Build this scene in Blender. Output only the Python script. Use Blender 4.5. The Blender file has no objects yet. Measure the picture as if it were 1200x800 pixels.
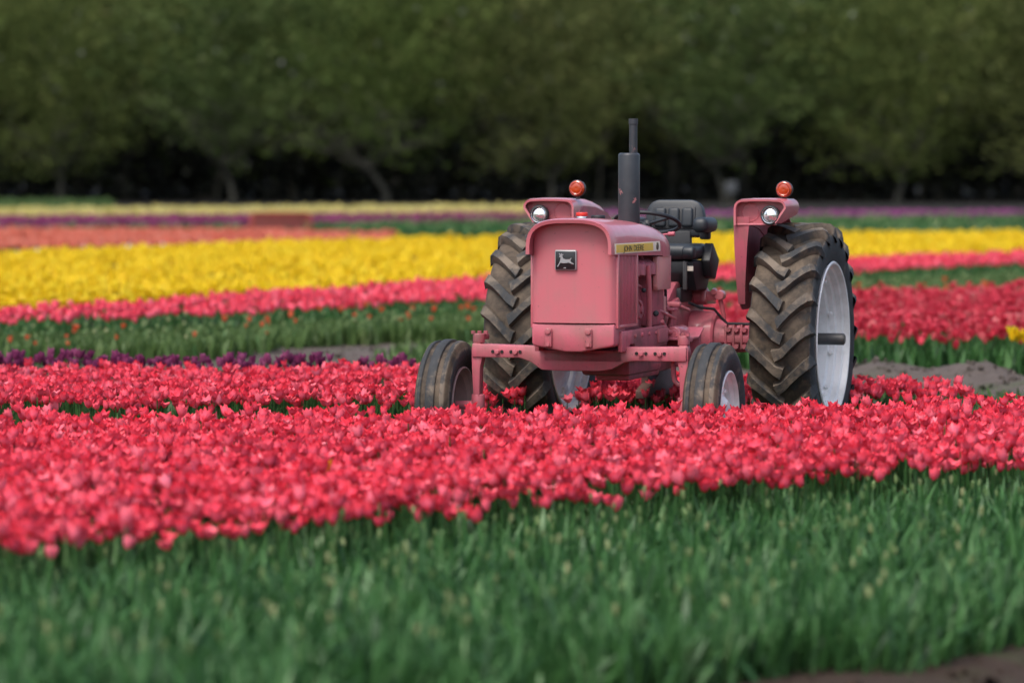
import bpy, bmesh, math, random
import numpy as np
from mathutils import Vector, Matrix

# ------------------------------------------------------------------ camera, sky, sun, exposure
scene = bpy.context.scene
COL = scene.collection
R = math.radians
cam_d = bpy.data.cameras.new('camera'); cam = bpy.data.objects.new('camera', cam_d); COL.objects.link(cam)
cam.location = (0, 0, 1.85)
cam.rotation_euler = (R(90) - math.atan(190 / 4470), 0, 0)
cam_d.sensor_width = 36; cam_d.lens = 4470 / 1200 * 36
cam_d.clip_start = 0.5; cam_d.clip_end = 4000
cam_d.dof.use_dof = True; cam_d.dof.focus_distance = 24.1; cam_d.dof.aperture_fstop = 1.6
scene.camera = cam
SUN_EL, SUN_AZ = 58, 208          # azimuth clockwise from +Y, the sun stands behind the camera's left
w = bpy.data.worlds.new('World'); scene.world = w; w.use_nodes = True
nt = w.node_tree
sky = nt.nodes.new('ShaderNodeTexSky'); sky.sky_type = 'NISHITA'; sky.sun_disc = False
sky.sun_elevation = R(SUN_EL); sky.sun_rotation = R(SUN_AZ)
sky.air_density = 1.0; sky.dust_density = 4.0; sky.ozone_density = 1.0
bg = nt.nodes['Background']; bg.inputs['Strength'].default_value = 0.125
nt.links.new(sky.outputs[0], bg.inputs['Color'])
sun_d = bpy.data.lights.new('sun', 'SUN'); sun = bpy.data.objects.new('sun', sun_d); COL.objects.link(sun)
sun_d.energy = 1.15; sun_d.angle = R(20); sun_d.color = (1.0, 0.97, 0.92)
d = Vector((math.sin(R(SUN_AZ)) * math.cos(R(SUN_EL)), math.cos(R(SUN_AZ)) * math.cos(R(SUN_EL)), math.sin(R(SUN_EL))))
sun.rotation_euler = d.to_track_quat('Z', 'Y').to_euler()
vs = scene.view_settings
vs.view_transform = 'Standard'; vs.look = 'None'; vs.gamma = 1.0; vs.use_curve_mapping = False; vs.exposure = 1.02
scene.cycles.use_denoising = True
scene.cycles.max_bounces = 6; scene.cycles.transparent_max_bounces = 6

rng = np.random.default_rng(7)
random.seed(7)

# ------------------------------------------------------------------ materials
def mat(name, color, rough=0.5, metal=0.0, coat=0.0, spec=None):
    m = bpy.data.materials.new(name); m.use_nodes = True
    b = m.node_tree.nodes['Principled BSDF']
    b.inputs['Base Color'].default_value = (*color, 1); b.inputs['Roughness'].default_value = rough
    b.inputs['Metallic'].default_value = metal; b.inputs['Coat Weight'].default_value = coat
    if spec is not None: b.inputs['Specular IOR Level'].default_value = spec
    return m
def N(m, typ, **kw):
    n = m.node_tree.nodes.new(typ)
    for k, v in kw.items(): setattr(n, k, v)
    return n
def L(m, a, b): m.node_tree.links.new(a, b)
def noise(m, scale, detail=4, rough=0.6, coord=None, dist=0.0):
    n = N(m, 'ShaderNodeTexNoise'); n.inputs['Scale'].default_value = scale
    n.inputs['Detail'].default_value = detail; n.inputs['Roughness'].default_value = rough; n.inputs['Distortion'].default_value = dist
    if coord is not None: L(m, coord, n.inputs['Vector'])
    return n.outputs['Fac']
def ramp(m, fac, stops):
    n = N(m, 'ShaderNodeValToRGB'); e = n.color_ramp.elements
    while len(e) < len(stops): e.new(0.5)
    for el, (p, c) in zip(e, stops):
        el.position = p; el.color = (*c, 1) if len(c) == 3 else c
    L(m, fac, n.inputs['Fac']); return n.outputs['Color']
def mix(m, fac, a, b, typ='MIX'):
    n = N(m, 'ShaderNodeMix', data_type='RGBA', blend_type=typ)
    for i, v in ((0, fac), (6, a), (7, b)):
        if isinstance(v, (int, float)): n.inputs[i].default_value = v
        elif isinstance(v, tuple): n.inputs[i].default_value = (*v, 1)
        else: L(m, v, n.inputs[i])
    return n.outputs[2]
def mth(m, op, a, b=0.0):
    n = N(m, 'ShaderNodeMath', operation=op)
    for i, v in ((0, a), (1, b)):
        if isinstance(v, (int, float)): n.inputs[i].default_value = v
        else: L(m, v, n.inputs[i])
    return n.outputs[0]
def bsdf(m): return m.node_tree.nodes['Principled BSDF']
def bump(m, h, strength, dist=0.01):
    n = N(m, 'ShaderNodeBump'); n.inputs['Strength'].default_value = strength; n.inputs['Distance'].default_value = dist
    L(m, h, n.inputs['Height']); L(m, n.outputs['Normal'], bsdf(m).inputs['Normal'])
def objco(m): return N(m, 'ShaderNodeTexCoord').outputs['Object']

def worn_paint(name, color, dust=(0.30, 0.16, 0.14), rough=0.42, dustamt=0.5, chips=True, coat=0.15):
    m = mat(name, color, rough, coat=coat)
    co = objco(m)
    big = noise(m, 5, 5, 0.65, co)
    c = mix(m, mth(m, 'MULTIPLY', ramp(m, big, [(0.42, (0, 0, 0)), (0.75, (1, 1, 1))]), dustamt), color, dust)
    fade = noise(m, 2.0, 2, 0.5, co)
    c = mix(m, mth(m, 'MULTIPLY', fade, 0.25), c, tuple(min(1, x * 1.25 + 0.05) for x in color))
    mp = N(m, 'ShaderNodeMapping'); mp.inputs['Scale'].default_value = (22, 22, 1.6); L(m, co, mp.inputs['Vector'])
    st_ = noise(m, 1.0, 4, 0.6, mp.outputs[0])
    c = mix(m, mth(m, 'MULTIPLY', ramp(m, st_, [(0.5, (0, 0, 0)), (0.8, (1, 1, 1))]), dustamt * .55), c, dust)
    nick = noise(m, 26, 3, 0.6, co)
    c = mix(m, mth(m, 'MULTIPLY', ramp(m, nick, [(0.70, (0, 0, 0)), (0.72, (1, 1, 1))]), min(.7, dustamt)), c, tuple(x * .45 for x in dust))
    if chips:
        ch = noise(m, 60, 2, 0.5, co)
        c = mix(m, ramp(m, ch, [(0.715, (0, 0, 0)), (0.735, (0.8, 0.8, 0.8))]), c, (0.10, 0.05, 0.045))
    L(m, c, bsdf(m).inputs['Base Color'])
    r = mth(m, 'ADD', mth(m, 'MULTIPLY', big, 0.35), rough - 0.17)
    L(m, r, bsdf(m).inputs['Roughness'])
    bump(m, noise(m, 40, 3, 0.6, co), 0.06, 0.004)
    return m

PINK = (0.46, 0.116, 0.142)
M = {}
M['pink'] = worn_paint('pink_paint', PINK, dust=(0.27, 0.15, 0.14), dustamt=0.45, chips=False, rough=0.36, coat=0.45)
M['pink_dirty'] = worn_paint('pink_paint_dirty', (0.43, 0.092, 0.125), dust=(0.20, 0.10, 0.085), dustamt=0.9, rough=0.5)
M['pink_cast'] = worn_paint('pink_cast_iron', (0.42, 0.085, 0.118), dust=(0.10, 0.055, 0.045), dustamt=1.0, rough=0.55)
M['cream'] = worn_paint('sun_faded_pink', (0.56, 0.20, 0.20), dust=(0.50, 0.34, 0.24), dustamt=0.6, rough=0.5)
M['black'] = mat('black_rubbery', (0.013, 0.015, 0.018), 0.55)
M['dark_steel'] = worn_paint('dark_steel', (0.035, 0.038, 0.042), dust=(0.09, 0.075, 0.06), dustamt=0.6, chips=False, coat=0.0)
M['rust'] = worn_paint('rusty_brown', (0.10, 0.045, 0.035), dust=(0.05, 0.035, 0.03), dustamt=0.7, chips=False, coat=0.0, rough=0.7)
M['hole'] = mat('hole_black', (0.01, 0.008, 0.008), 0.8)
M['seat'] = mat('seat_vinyl', (0.014, 0.019, 0.024), 0.5)
bump(M['seat'], noise(M['seat'], 90, 3, 0.5, objco(M['seat'])), 0.1, 0.003)
m = M['muffler'] = mat('muffler_black_paint', (0.03, 0.034, 0.04), 0.42)
co = objco(m)
chip = mth(m, 'MULTIPLY', ramp(m, noise(m, 9, 4, 0.7, co, 0.6), [(0.62, (0, 0, 0)), (0.65, (1, 1, 1))]), 0.9)
L(m, mix(m, chip, mix(m, noise(m, 14, 4, 0.6, co), (0.017, 0.021, 0.026), (0.040, 0.046, 0.054)), (0.33, 0.14, 0.14)), bsdf(m).inputs['Base Color'])
m = M['rim'] = mat('white_wheel_paint', (0.78, 0.80, 0.82), 0.42, coat=0.1)
co = objco(m)
L(m, mix(m, ramp(m, noise(m, 4, 5, 0.65, co), [(0.45, (0, 0, 0)), (0.8, (0.8, 0.8, 0.8))]), (0.83, 0.82, 0.80), (0.46, 0.43, 0.40)), bsdf(m).inputs['Base Color'])
m = M['rim_dusty'] = mat('dusty_pink_wheel', (0.4, 0.28, 0.27), 0.6)
co = objco(m)
L(m, mix(m, noise(m, 8, 5, 0.6, co), (0.22, 0.15, 0.14), (0.46, 0.32, 0.31)), bsdf(m).inputs['Base Color'])
m = M['tyre'] = mat('tyre_rubber_with_mud', (0.03, 0.03, 0.03), 0.75, spec=0.35)
co = objco(m)
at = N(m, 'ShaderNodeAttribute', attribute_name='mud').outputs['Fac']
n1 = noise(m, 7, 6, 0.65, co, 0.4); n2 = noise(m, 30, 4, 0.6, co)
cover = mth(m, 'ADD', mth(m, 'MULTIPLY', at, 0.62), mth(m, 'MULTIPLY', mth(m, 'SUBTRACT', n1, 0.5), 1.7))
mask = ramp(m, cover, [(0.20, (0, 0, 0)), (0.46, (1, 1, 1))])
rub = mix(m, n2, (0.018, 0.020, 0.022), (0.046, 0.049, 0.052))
gap_shade = ramp(m, at, [(0.66, (0, 0, 0)), (0.93, (1, 1, 1))])        # mud between lugs coloured darker as shade, on top lighter as if lit
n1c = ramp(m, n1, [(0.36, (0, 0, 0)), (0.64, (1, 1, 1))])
mudc = mix(m, gap_shade, mix(m, n1c, (0.040, 0.034, 0.028), (0.155, 0.124, 0.094)), mix(m, n1c, (0.018, 0.014, 0.011), (0.105, 0.078, 0.054)))
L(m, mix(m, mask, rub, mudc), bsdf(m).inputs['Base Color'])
bump(m, mth(m, 'ADD', n1, mth(m, 'MULTIPLY', n2, 0.5)), 0.5, 0.012)
M['chrome'] = mat('chrome', (0.75, 0.77, 0.8), 0.15, 1.0)
M['silver'] = mat('silver_print', (0.30, 0.31, 0.32), 0.4, 0.3)
M['emblem_black'] = mat('emblem_black', (0.012, 0.013, 0.015), 0.3)
m = M['amber'] = mat('amber_plastic', (0.62, 0.07, 0.006), 0.25, coat=0.5)
b = bsdf(m); b.inputs['Transmission Weight'].default_value = 0.15
L(m, mix(m, noise(m, 30, 2, 0.5, objco(m)), (0.30, 0.022, 0.003), (0.58, 0.066, 0.006)), b.inputs['Base Color'])
M['lamp_glass'] = mat('lamp_glass', (0.85, 0.88, 0.9), 0.06, 0.85)
m = M['decal'] = mat('yellow_decal', (0.75, 0.48, 0.05), 0.4)
co = objco(m)
L(m, mix(m, noise(m, 18, 4, 0.6, co), (0.78, 0.50, 0.035), (0.84, 0.64, 0.14)), bsdf(m).inputs['Base Color'])
M['decal_white'] = mat('cream_decal', (0.82, 0.74, 0.60), 0.45)
M['ink'] = mat('decal_ink', (0.06, 0.055, 0.03), 0.5)
M['red_cap'] = mat('red_cap', (0.55, 0.03, 0.02), 0.4)

def leafy(name, stops, src='rnd', trans=0.35, rough=0.55, hramp=None, spec=0.35):
    """petals and leaves: per plant colour, light passes through"""
    m = bpy.data.materials.new(name); m.use_nodes = True
    if src == 'rnd': f = N(m, 'ShaderNodeAttribute', attribute_name='rnd').outputs['Fac']
    else: f = N(m, 'ShaderNodeObjectInfo').outputs['Random']
    c = ramp(m, f, stops)
    if hramp:
        h = N(m, 'ShaderNodeAttribute', attribute_name='hgt').outputs['Fac']
        c = mix(m, ramp(m, h, hramp[0]), c, hramp[1])
    b = bsdf(m); L(m, c, b.inputs['Base Color']); b.inputs['Roughness'].default_value = rough
    b.inputs['Specular IOR Level'].default_value = spec
    t = N(m, 'ShaderNodeBsdfTranslucent'); L(m, c, t.inputs['Color'])
    ms = N(m, 'ShaderNodeMixShader'); ms.inputs[0].default_value = trans
    L(m, b.outputs[0], ms.inputs[1]); L(m, t.outputs[0], ms.inputs[2])
    L(m, ms.outputs[0], m.node_tree.nodes['Material Output'].inputs['Surface'])
    return m
RED = [(0.0, (0.46, 0.010, 0.026)), (0.3, (0.78, 0.034, 0.062)), (0.65, (0.89, 0.070, 0.110)), (1.0, (0.92, 0.21, 0.27))]
REDH = ([(0.15, (0.0, 0.0, 0.0)), (0.45, (0.4, 0.4, 0.4)), (0.85, (0, 0, 0))], (0.86, 0.22, 0.36))
YEL = [(0.0, (0.74, 0.47, 0.004)), (0.6, (0.84, 0.60, 0.008)), (1.0, (0.86, 0.68, 0.04))]
PUR = [(0.0, (0.14, 0.016, 0.070)), (0.6, (0.27, 0.042, 0.135)), (1.0, (0.38, 0.095, 0.21))]
ORA = [(0.0, (0.68, 0.10, 0.03)), (1.0, (0.80, 0.19, 0.09))]
LEAF = [(0.0, (0.018, 0.055, 0.018)), (0.45, (0.048, 0.140, 0.036)), (0.8, (0.084, 0.205, 0.062)), (1.0, (0.17, 0.29, 0.12))]
M['red'] = leafy('red_petal', RED, trans=0.24, rough=0.45, hramp=REDH); M['red_i'] = leafy('red_petal_single', RED, 'obj', trans=0.24, rough=0.45, hramp=REDH)
M['dred'] = leafy('deep_red_petal', [(0, (0.52, 0.026, 0.050)), (0.6, (0.72, 0.065, 0.105)), (1, (0.74, 0.22, 0.22))])
M['yel'] = leafy('yellow_petal', YEL); M['yel_i'] = leafy('yellow_petal_single', YEL, 'obj')
M['pur'] = leafy('purple_petal', PUR); M['pur_i'] = leafy('purple_petal_single', PUR, 'obj')
M['mag'] = leafy('magenta_petal', [(0, (0.22, 0.03, 0.17)), (1, (0.42, 0.10, 0.30))])
M['ora_i'] = leafy('orange_petal_single', ORA, 'obj')
M['coral'] = leafy('coral_petal', [(0, (0.60, 0.11, 0.06)), (0.6, (0.70, 0.19, 0.12)), (1, (0.76, 0.31, 0.22))])
M['pale'] = leafy('pale_yellow_petal', [(0, (0.55, 0.46, 0.10)), (1, (0.72, 0.64, 0.28))])
M['white'] = leafy('white_petal', [(0, (0.62, 0.60, 0.66)), (1, (0.8, 0.8, 0.82))])
M['leaf'] = leafy('tulip_leaf', LEAF, trans=0.33, rough=0.45)
M['leaf_i'] = leafy('tulip_leaf_single', LEAF, 'obj', trans=0.25, rough=0.45)
M['gleaf'] = leafy('yellow_green_leaf', [(0, (0.040, 0.085, 0.020)), (0.5, (0.085, 0.150, 0.040)), (1, (0.16, 0.22, 0.08))], trans=0.25)
M['bud'] = leafy('green_bud', [(0, (0.10, 0.20, 0.07)), (0.7, (0.20, 0.28, 0.11)), (1, (0.34, 0.36, 0.18))], trans=0.2)
M['grass'] = leafy('field_grass', [(0, (0.03, 0.09, 0.02)), (1, (0.10, 0.18, 0.05))], trans=0.25)
M['crown'] = leafy('tree_leaf', [(0.0, (0.026, 0.046, 0.011)), (0.45, (0.075, 0.108, 0.026)), (0.8, (0.125, 0.155, 0.040)), (1.0, (0.14, 0.115, 0.058))], trans=0.25)
_cr = [(0.0, (0.034, 0.052, 0.016)), (0.45, (0.084, 0.118, 0.034)), (0.8, (0.136, 0.170, 0.052)), (1.0, (0.155, 0.145, 0.072))]
for _k, (_a, _b, _c) in enumerate(((.92, .98, 1.1), (1.05, 1.0, 1.0), (.98, 1.03, .95), (1.05, .92, 1.05))):
    M['crown%d' % _k] = leafy('tree_leaf_%d' % _k, [(p_, (c_[0] * _a, c_[1] * _b, c_[2] * _c)) for p_, c_ in _cr], trans=0.25, rough=0.9, spec=0.05)
M['thicket'] = leafy('shaded_thicket_leaf', [(0.0, (0.006, 0.008, 0.008)), (0.8, (0.024, 0.027, 0.023)), (1.0, (0.038, 0.036, 0.030))], trans=0.1, spec=0.05)  # near-black leaf colours: the shade under the crowns is put into them
m = M['bark'] = mat('bark', (0.07, 0.06, 0.045), 0.9)
co = objco(m)
L(m, mix(m, noise(m, 3, 5, 0.7, co), (0.022, 0.021, 0.017), (0.072, 0.070, 0.050)), bsdf(m).inputs['Base Color'])
bump(m, noise(m, 12, 4, 0.6, co), 0.6, 0.05)
m = M['soil'] = mat('field_soil', (0.15, 0.12, 0.10), 0.95, spec=0.2)
co = objco(m)
s1 = noise(m, 0.7, 5, 0.6, co); s2 = noise(m, 9, 6, 0.7, co)
sep = N(m, 'ShaderNodeSeparateXYZ'); L(m, co, sep.inputs[0])
dry = ramp(m, mth(m, 'DIVIDE', sep.outputs['Y'], 100.0), [(0.22, (0, 0, 0)), (0.29, (1, 1, 1))])    # damp where the sprayer ran, dry past the tractor
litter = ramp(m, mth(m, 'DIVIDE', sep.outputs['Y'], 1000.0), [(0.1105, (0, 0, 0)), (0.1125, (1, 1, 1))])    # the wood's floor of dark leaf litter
soilc = mix(m, dry, mix(m, s2, (0.022, 0.014, 0.010), (0.060, 0.040, 0.030)), mix(m, s2, (0.045, 0.034, 0.029), (0.145, 0.120, 0.106)))
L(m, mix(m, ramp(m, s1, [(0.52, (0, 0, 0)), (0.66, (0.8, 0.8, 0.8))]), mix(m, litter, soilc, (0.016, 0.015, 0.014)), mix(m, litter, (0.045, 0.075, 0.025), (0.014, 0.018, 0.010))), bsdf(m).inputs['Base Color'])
bump(m, s2, 0.8, 0.05)
M['crate'] = worn_paint('red_stained_wood', (0.24, 0.026, 0.014), dust=(0.12, 0.02, 0.012), dustamt=0.8, chips=False, coat=0, rough=0.7)
M['crate_dark'] = worn_paint('dark_red_wood', (0.14, 0.018, 0.010), dust=(0.08, 0.016, 0.010), dustamt=0.8, chips=False, coat=0, rough=0.75)
M['pale_board'] = worn_paint('weathered_grey_board', (0.040, 0.046, 0.052), dust=(0.025, 0.025, 0.025), dustamt=0.7, chips=False, coat=0, rough=0.6)

# ------------------------------------------------------------------ object helpers
def tag(o, label=None, cat=None, group=None, kind=None):
    if label: o['label'] = label
    if cat: o['category'] = cat
    if group: o['group'] = group
    if kind: o['kind'] = kind
    return o
def empty(name, loc=(0, 0, 0), rz=0.0):
    o = bpy.data.objects.new(name, None); COL.objects.link(o)
    o.location = loc; o.rotation_euler = (0, 0, rz); o.empty_display_size = 0.2
    return o

class MB:
    """collects shapes in one bmesh and links them as one mesh object"""
    def __init__(s): s.bm = bmesh.new()
    def _x(s, vs, mtx):
        if mtx is not None: bmesh.ops.transform(s.bm, matrix=mtx, verts=vs)
    def box(s, x0, x1, y0, y1, z0, z1, bev=0.006, mtx=None, seg=2):
        t = bmesh.new(); bmesh.ops.create_cube(t, size=1)
        for v in t.verts:
            v.co = Vector(((x0 + x1) / 2 + v.co.x * (x1 - x0), (y0 + y1) / 2 + v.co.y * (y1 - y0), (z0 + z1) / 2 + v.co.z * (z1 - z0)))
        if bev: bmesh.ops.bevel(t, geom=list(t.edges), offset=min(bev, 0.45 * min(x1 - x0, y1 - y0, z1 - z0)), segments=seg, affect='EDGES', profile=0.5)
        s.merge(t, mtx); return s
    def merge(s, t, mtx=None):
        if mtx is not None: bmesh.ops.transform(t, matrix=mtx, verts=t.verts)
        me = bpy.data.meshes.new('tmp'); t.to_mesh(me); t.free(); s.bm.from_mesh(me); bpy.data.meshes.remove(me); return s
    def cyl(s, a, b, r0, r1=None, n=20, bev=0.0, cap=True):
        r1 = r0 if r1 is None else r1
        a, b = Vector(a), Vector(b); dv = b - a; ln = dv.length
        t = bmesh.new(); bmesh.ops.create_cone(t, cap_ends=cap, segments=n, radius1=r0, radius2=r1, depth=ln)
        if bev:
            es = [e for e in t.edges if abs(e.verts[0].co.z - e.verts[1].co.z) < 1e-6]
            bmesh.ops.bevel(t, geom=es, offset=bev, segments=3, affect='EDGES', profile=0.5)
        q = dv.to_track_quat('Z', 'Y').to_matrix().to_4x4()
        return s.merge(t, Matrix.Translation((a + b) / 2) @ q)
    def tube(s, pts, r, n=10, closed=False):
        pts = [Vector(p) for p in pts]; k = len(pts); rings = []
        rr = r if isinstance(r, (list, tuple)) else [r] * k
        up = None
        for i, p in enumerate(pts):
            if closed: tg = pts[(i + 1) % k] - pts[i - 1]
            else: tg = pts[min(i + 1, k - 1)] - pts[max(i - 1, 0)]
            tg.normalize()
            if up is None: up = Vector((0, 0, 1)) if abs(tg.z) < 0.9 else Vector((1, 0, 0))
            a = tg.cross(up).normalized(); b = a.cross(tg).normalized(); up = b
            rings.append([s.bm.verts.new(p + (a * math.cos(2 * math.pi * j / n) + b * math.sin(2 * math.pi * j / n)) * rr[i]) for j in range(n)])
        for i in range(k if closed else k - 1):
            A, B = rings[i], rings[(i + 1) % k]
            for j in range(n): s.bm.faces.new((A[j], A[(j + 1) % n], B[(j + 1) % n], B[j]))
        if not closed:
            s.bm.faces.new(rings[0][::-1]); s.bm.faces.new(rings[-1])
        return s
    def lathe(s, prof, n=48, axis='X', center=(0, 0, 0), closed=False):
        """prof: list of (along axis, radius)"""
        c = Vector(center); rings = []
        for (a, r) in prof:
            ring = []
            for j in range(n):
                th = 2 * math.pi * j / n; p, q = r * math.cos(th), r * math.sin(th)
                v = {'X': (a, p, q), 'Y': (p, a, q), 'Z': (p, q, a)}[axis]
                ring.append(s.bm.verts.new(c + Vector(v)))
            rings.append(ring)
        m_ = len(rings)
        for i in range(m_ if closed else m_ - 1):
            A, B = rings[i], rings[(i + 1) % m_]
            for j in range(n): s.bm.faces.new((A[j], A[(j + 1) % n], B[(j + 1) % n], B[j]))
        return s
    def prism(s, poly, a0, a1, axis='Y', bev=0.0, mtx=None):
        """poly in the other two coordinates, extruded along axis"""
        t = bmesh.new()
        def P(p, a): return {'X': (a, p[0], p[1]), 'Y': (p[0], a, p[1]), 'Z': (p[0], p[1], a)}[axis]
        A = [t.verts.new(P(p, a0)) for p in poly]; B = [t.verts.new(P(p, a1)) for p in poly]
        k = len(poly)
        t.faces.new(A[::-1]); t.faces.new(B)
        for i in range(k): t.faces.new((A[i], A[(i + 1) % k], B[(i + 1) % k], B[i]))
        bmesh.ops.recalc_face_normals(t, faces=t.faces)
        if bev: bmesh.ops.bevel(t, geom=list(t.edges), offset=bev, segments=2, affect='EDGES', profile=0.5)
        return s.merge(t, mtx)
    def grid(s, rows, thick=0.0):
        """rows of points -> sheet; thick gives it a second skin along the normals"""
        t = bmesh.new()
        V = [[t.verts.new(p) for p in r] for r in rows]
        for i in range(len(V) - 1):
            for j in range(len(V[0]) - 1): t.faces.new((V[i][j], V[i][j + 1], V[i + 1][j + 1], V[i + 1][j]))
        if thick:
            bmesh.ops.recalc_face_normals(t, faces=t.faces)
            bmesh.ops.solidify(t, geom=list(t.faces), thickness=thick)
        return s.merge(t)
    def build(s, name, material, parent=None, smooth=38, recalc=True, mud=None):
        if recalc: bmesh.ops.recalc_face_normals(s.bm, faces=s.bm.faces)
        ang = R(smooth)
        for f in s.bm.faces: f.smooth = True
        for e in s.bm.edges:
            e.smooth = not (len(e.link_faces) == 2 and e.calc_face_angle(0) > ang)
        me = bpy.data.meshes.new(name); s.bm.to_mesh(me); s.bm.free()
        me.materials.append(material)
        if mud is not None:
            at = me.attributes.new('mud', 'FLOAT', 'POINT')
            at.data.foreach_set('value', [mud(v.co) for v in me.vertices])
        o = bpy.data.objects.new(name, me); COL.objects.link(o)
        if parent is not None: o.parent = parent
        return o

def arr_mesh(name, verts, quads, mats, mat_idx=None, attrs=None, smooth=True):
    me = bpy.data.meshes.new(name)
    nv, nf = len(verts), len(quads)
    me.vertices.add(nv); me.vertices.foreach_set('co', np.ascontiguousarray(verts, dtype=np.float32).ravel())
    me.loops.add(nf * 4); me.loops.foreach_set('vertex_index', np.ascontiguousarray(quads, dtype=np.int32).ravel())
    me.polygons.add(nf); me.polygons.foreach_set('loop_start', np.arange(0, nf * 4, 4, dtype=np.int32))
    if mat_idx is not None: me.polygons.foreach_set('material_index', np.ascontiguousarray(mat_idx, dtype=np.int32))
    me.polygons.foreach_set('use_smooth', np.full(nf, smooth))
    for k, v in (attrs or {}).items():
        a = me.attributes.new(k, 'FLOAT', 'POINT'); a.data.foreach_set('value', np.ascontiguousarray(v, dtype=np.float32))
    for mm in mats: me.materials.append(mm)
    me.update(calc_edges=True)
    return me
def link(name, me, parent=None, loc=None):
    o = bpy.data.objects.new(name, me); COL.objects.link(o)
    if parent is not None: o.parent = parent
    if loc is not None: o.location = loc
    return o

# ------------------------------------------------------------------ the ground: flat by the tractor, rising gently to the wood
def zt(Y):
    t = np.asarray(Y, dtype=float) - 30
    return np.where(t <= 0, 0, np.where(t < 10, 0.0075 * t * t / 20, 0.0075 * (t - 5)))
def zg(X, Y):
    X = np.asarray(X, dtype=float); Y = np.asarray(Y, dtype=float)
    z = zt(np.minimum(Y, 230.0))
    # low soil heaps beside the path right of the tractor
    for (cx, cy, sx, sy, h) in ((3.30, 34.3, 0.42, 0.5, 0.22), (3.05, 33.4, 0.3, 0.4, 0.10), (4.15, 34.1, 0.40, 0.5, 0.23), (4.6, 33.2, 0.4, 0.4, 0.12), (5.5, 33.9, 0.6, 0.5, 0.20), (-1.6, 38.6, 0.5, 0.7, 0.10)):
        z = z + h * np.exp(-((X - cx) / sx) ** 2 - ((Y - cy) / sy) ** 2)
    return z
def axis_pts(dense0, dense1, step, far0, far1, k=16):
    a = np.arange(dense0, dense1 + 1e-6, step)
    lo = dense0 - np.geomspace(step, dense0 - far0, k)[::-1]; hi = dense1 + np.geomspace(step, far1 - dense1, k)
    return np.concatenate([lo, a, hi])
gx = axis_pts(-14, 16, 0.25, -1500, 1500); gy = axis_pts(11, 48, 0.25, -300, 2500, 26)
GX, GY = np.meshgrid(gx, gy)
near = np.exp(-((np.maximum(0, GY - 60) / 40) ** 2))
GZ = zg(GX, GY) + rng.normal(0, 0.012, GX.shape) * near
nx, ny = len(gx), len(gy)
idx = np.arange(nx * ny).reshape(ny, nx)
q = np.stack([idx[:-1, :-1], idx[:-1, 1:], idx[1:, 1:], idx[1:, :-1]], -1).reshape(-1, 4)
tag(link('ground', arr_mesh('ground', np.stack([GX, GY, GZ], -1).reshape(-1, 3), q, [M['soil']])), kind='structure')

# ------------------------------------------------------------------ plants: templates
def petal_bloom(h=0.072, r=0.027, rows=(0, .18, .45, .75, 1), cols=3, n=6, open_=0.0, seed=0):
    rg = np.random.default_rng(seed); V = []; Q = []; Hh = []
    for k in range(n):
        th = 2 * math.pi * k / n + rg.normal(0, .1); inner = k % 2
        ph = h * rg.uniform(.82, 1.12); base = len(V); fl = open_ + rg.uniform(-.3, .7)
        for t in rows:
            rad = r * (0.12 + 1.0 * math.sin(min(1, t / .55) * math.pi / 2) - 0.18 * max(0, t - .5) / .5 + fl * max(0, t - .45) ** 1.5) * (0.9 if inner else 1.0)
            wd = r * (0.35 + 1.0 * math.sin(min(1, t / .5) * math.pi / 2)) * (1 if t < .5 else max(.06, (1 - ((t - .5) / .5) ** 2.2)) )
            for j in range(cols):
                s = -1 + 2 * j / (cols - 1); a = th + s * min(0.95, wd / max(rad, .008) * .8)
                rr = rad * (1 - .10 * s * s)
                V.append((rr * math.cos(a), rr * math.sin(a), t * ph)); Hh.append(t)
        for i in range(len(rows) - 1):
            for j in range(cols - 1):
                b0 = base + i * cols + j
                Q.append((b0, b0 + 1, b0 + cols + 1, b0 + cols))
    return np.array(V), np.array(Q), np.array(Hh)
def cup_bloom(h=0.07, r=0.03, n=6):
    V = []; Q = []; Hh = []
    for i, (t, k) in enumerate(((0, .25), (.45, 1.0), (1, .72))):
        for j in range(n):
            a = 2 * math.pi * j / n; V.append((r * k * math.cos(a), r * k * math.sin(a), h * t * (1 if i < 2 else 1 - .18 * (j % 2)))); Hh.append(t)
    for i in range(2):
        for j in range(n): Q.append((i * n + j, i * n + (j + 1) % n, (i + 1) * n + (j + 1) % n, (i + 1) * n + j))
    return np.array(V), np.array(Q), np.array(Hh)
def stem_t(h=0.36, r=0.004, n=3):
    V = [(r * math.cos(2 * math.pi * j / n), r * math.sin(2 * math.pi * j / n), z) for z in (0, h) for j in range(n)]
    Q = [(j, (j + 1) % n, n + (j + 1) % n, n + j) for j in range(n)]
    return np.array(V), np.array(Q), np.array([0.] * n + [1.] * n)
def blade(ln=0.3, wd=0.03, bend=0.5, seg=4, fold=0.35, seed=0):
    rg = np.random.default_rng(seed); V = []; Q = []; Hh = []
    x = z = 0.0; ang = math.pi / 2 - 0.12
    tw = rg.uniform(-.5, .5)
    for i in range(seg + 1):
        t = i / seg; wv = wd * (0.55 + .9 * t) if t < .5 else wd * max(.05, 1.0 * (1 - ((t - .5) / .5) ** 1.7))
        c, s_ = math.cos(tw * t), math.sin(tw * t)
        for sgn in (-1, 1): V.append((x + fold * wv * .5 - sgn * wv * s_ * .5, sgn * wv * c, z)); Hh.append(t)
        x += math.cos(ang) * ln / seg; z += math.sin(ang) * ln / seg; ang -= bend / seg * (0.5 + t)
    for i in range(seg): Q.append((2 * i, 2 * i + 1, 2 * i + 3, 2 * i + 2))
    return np.array(V), np.array(Q), np.array(Hh)

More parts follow.
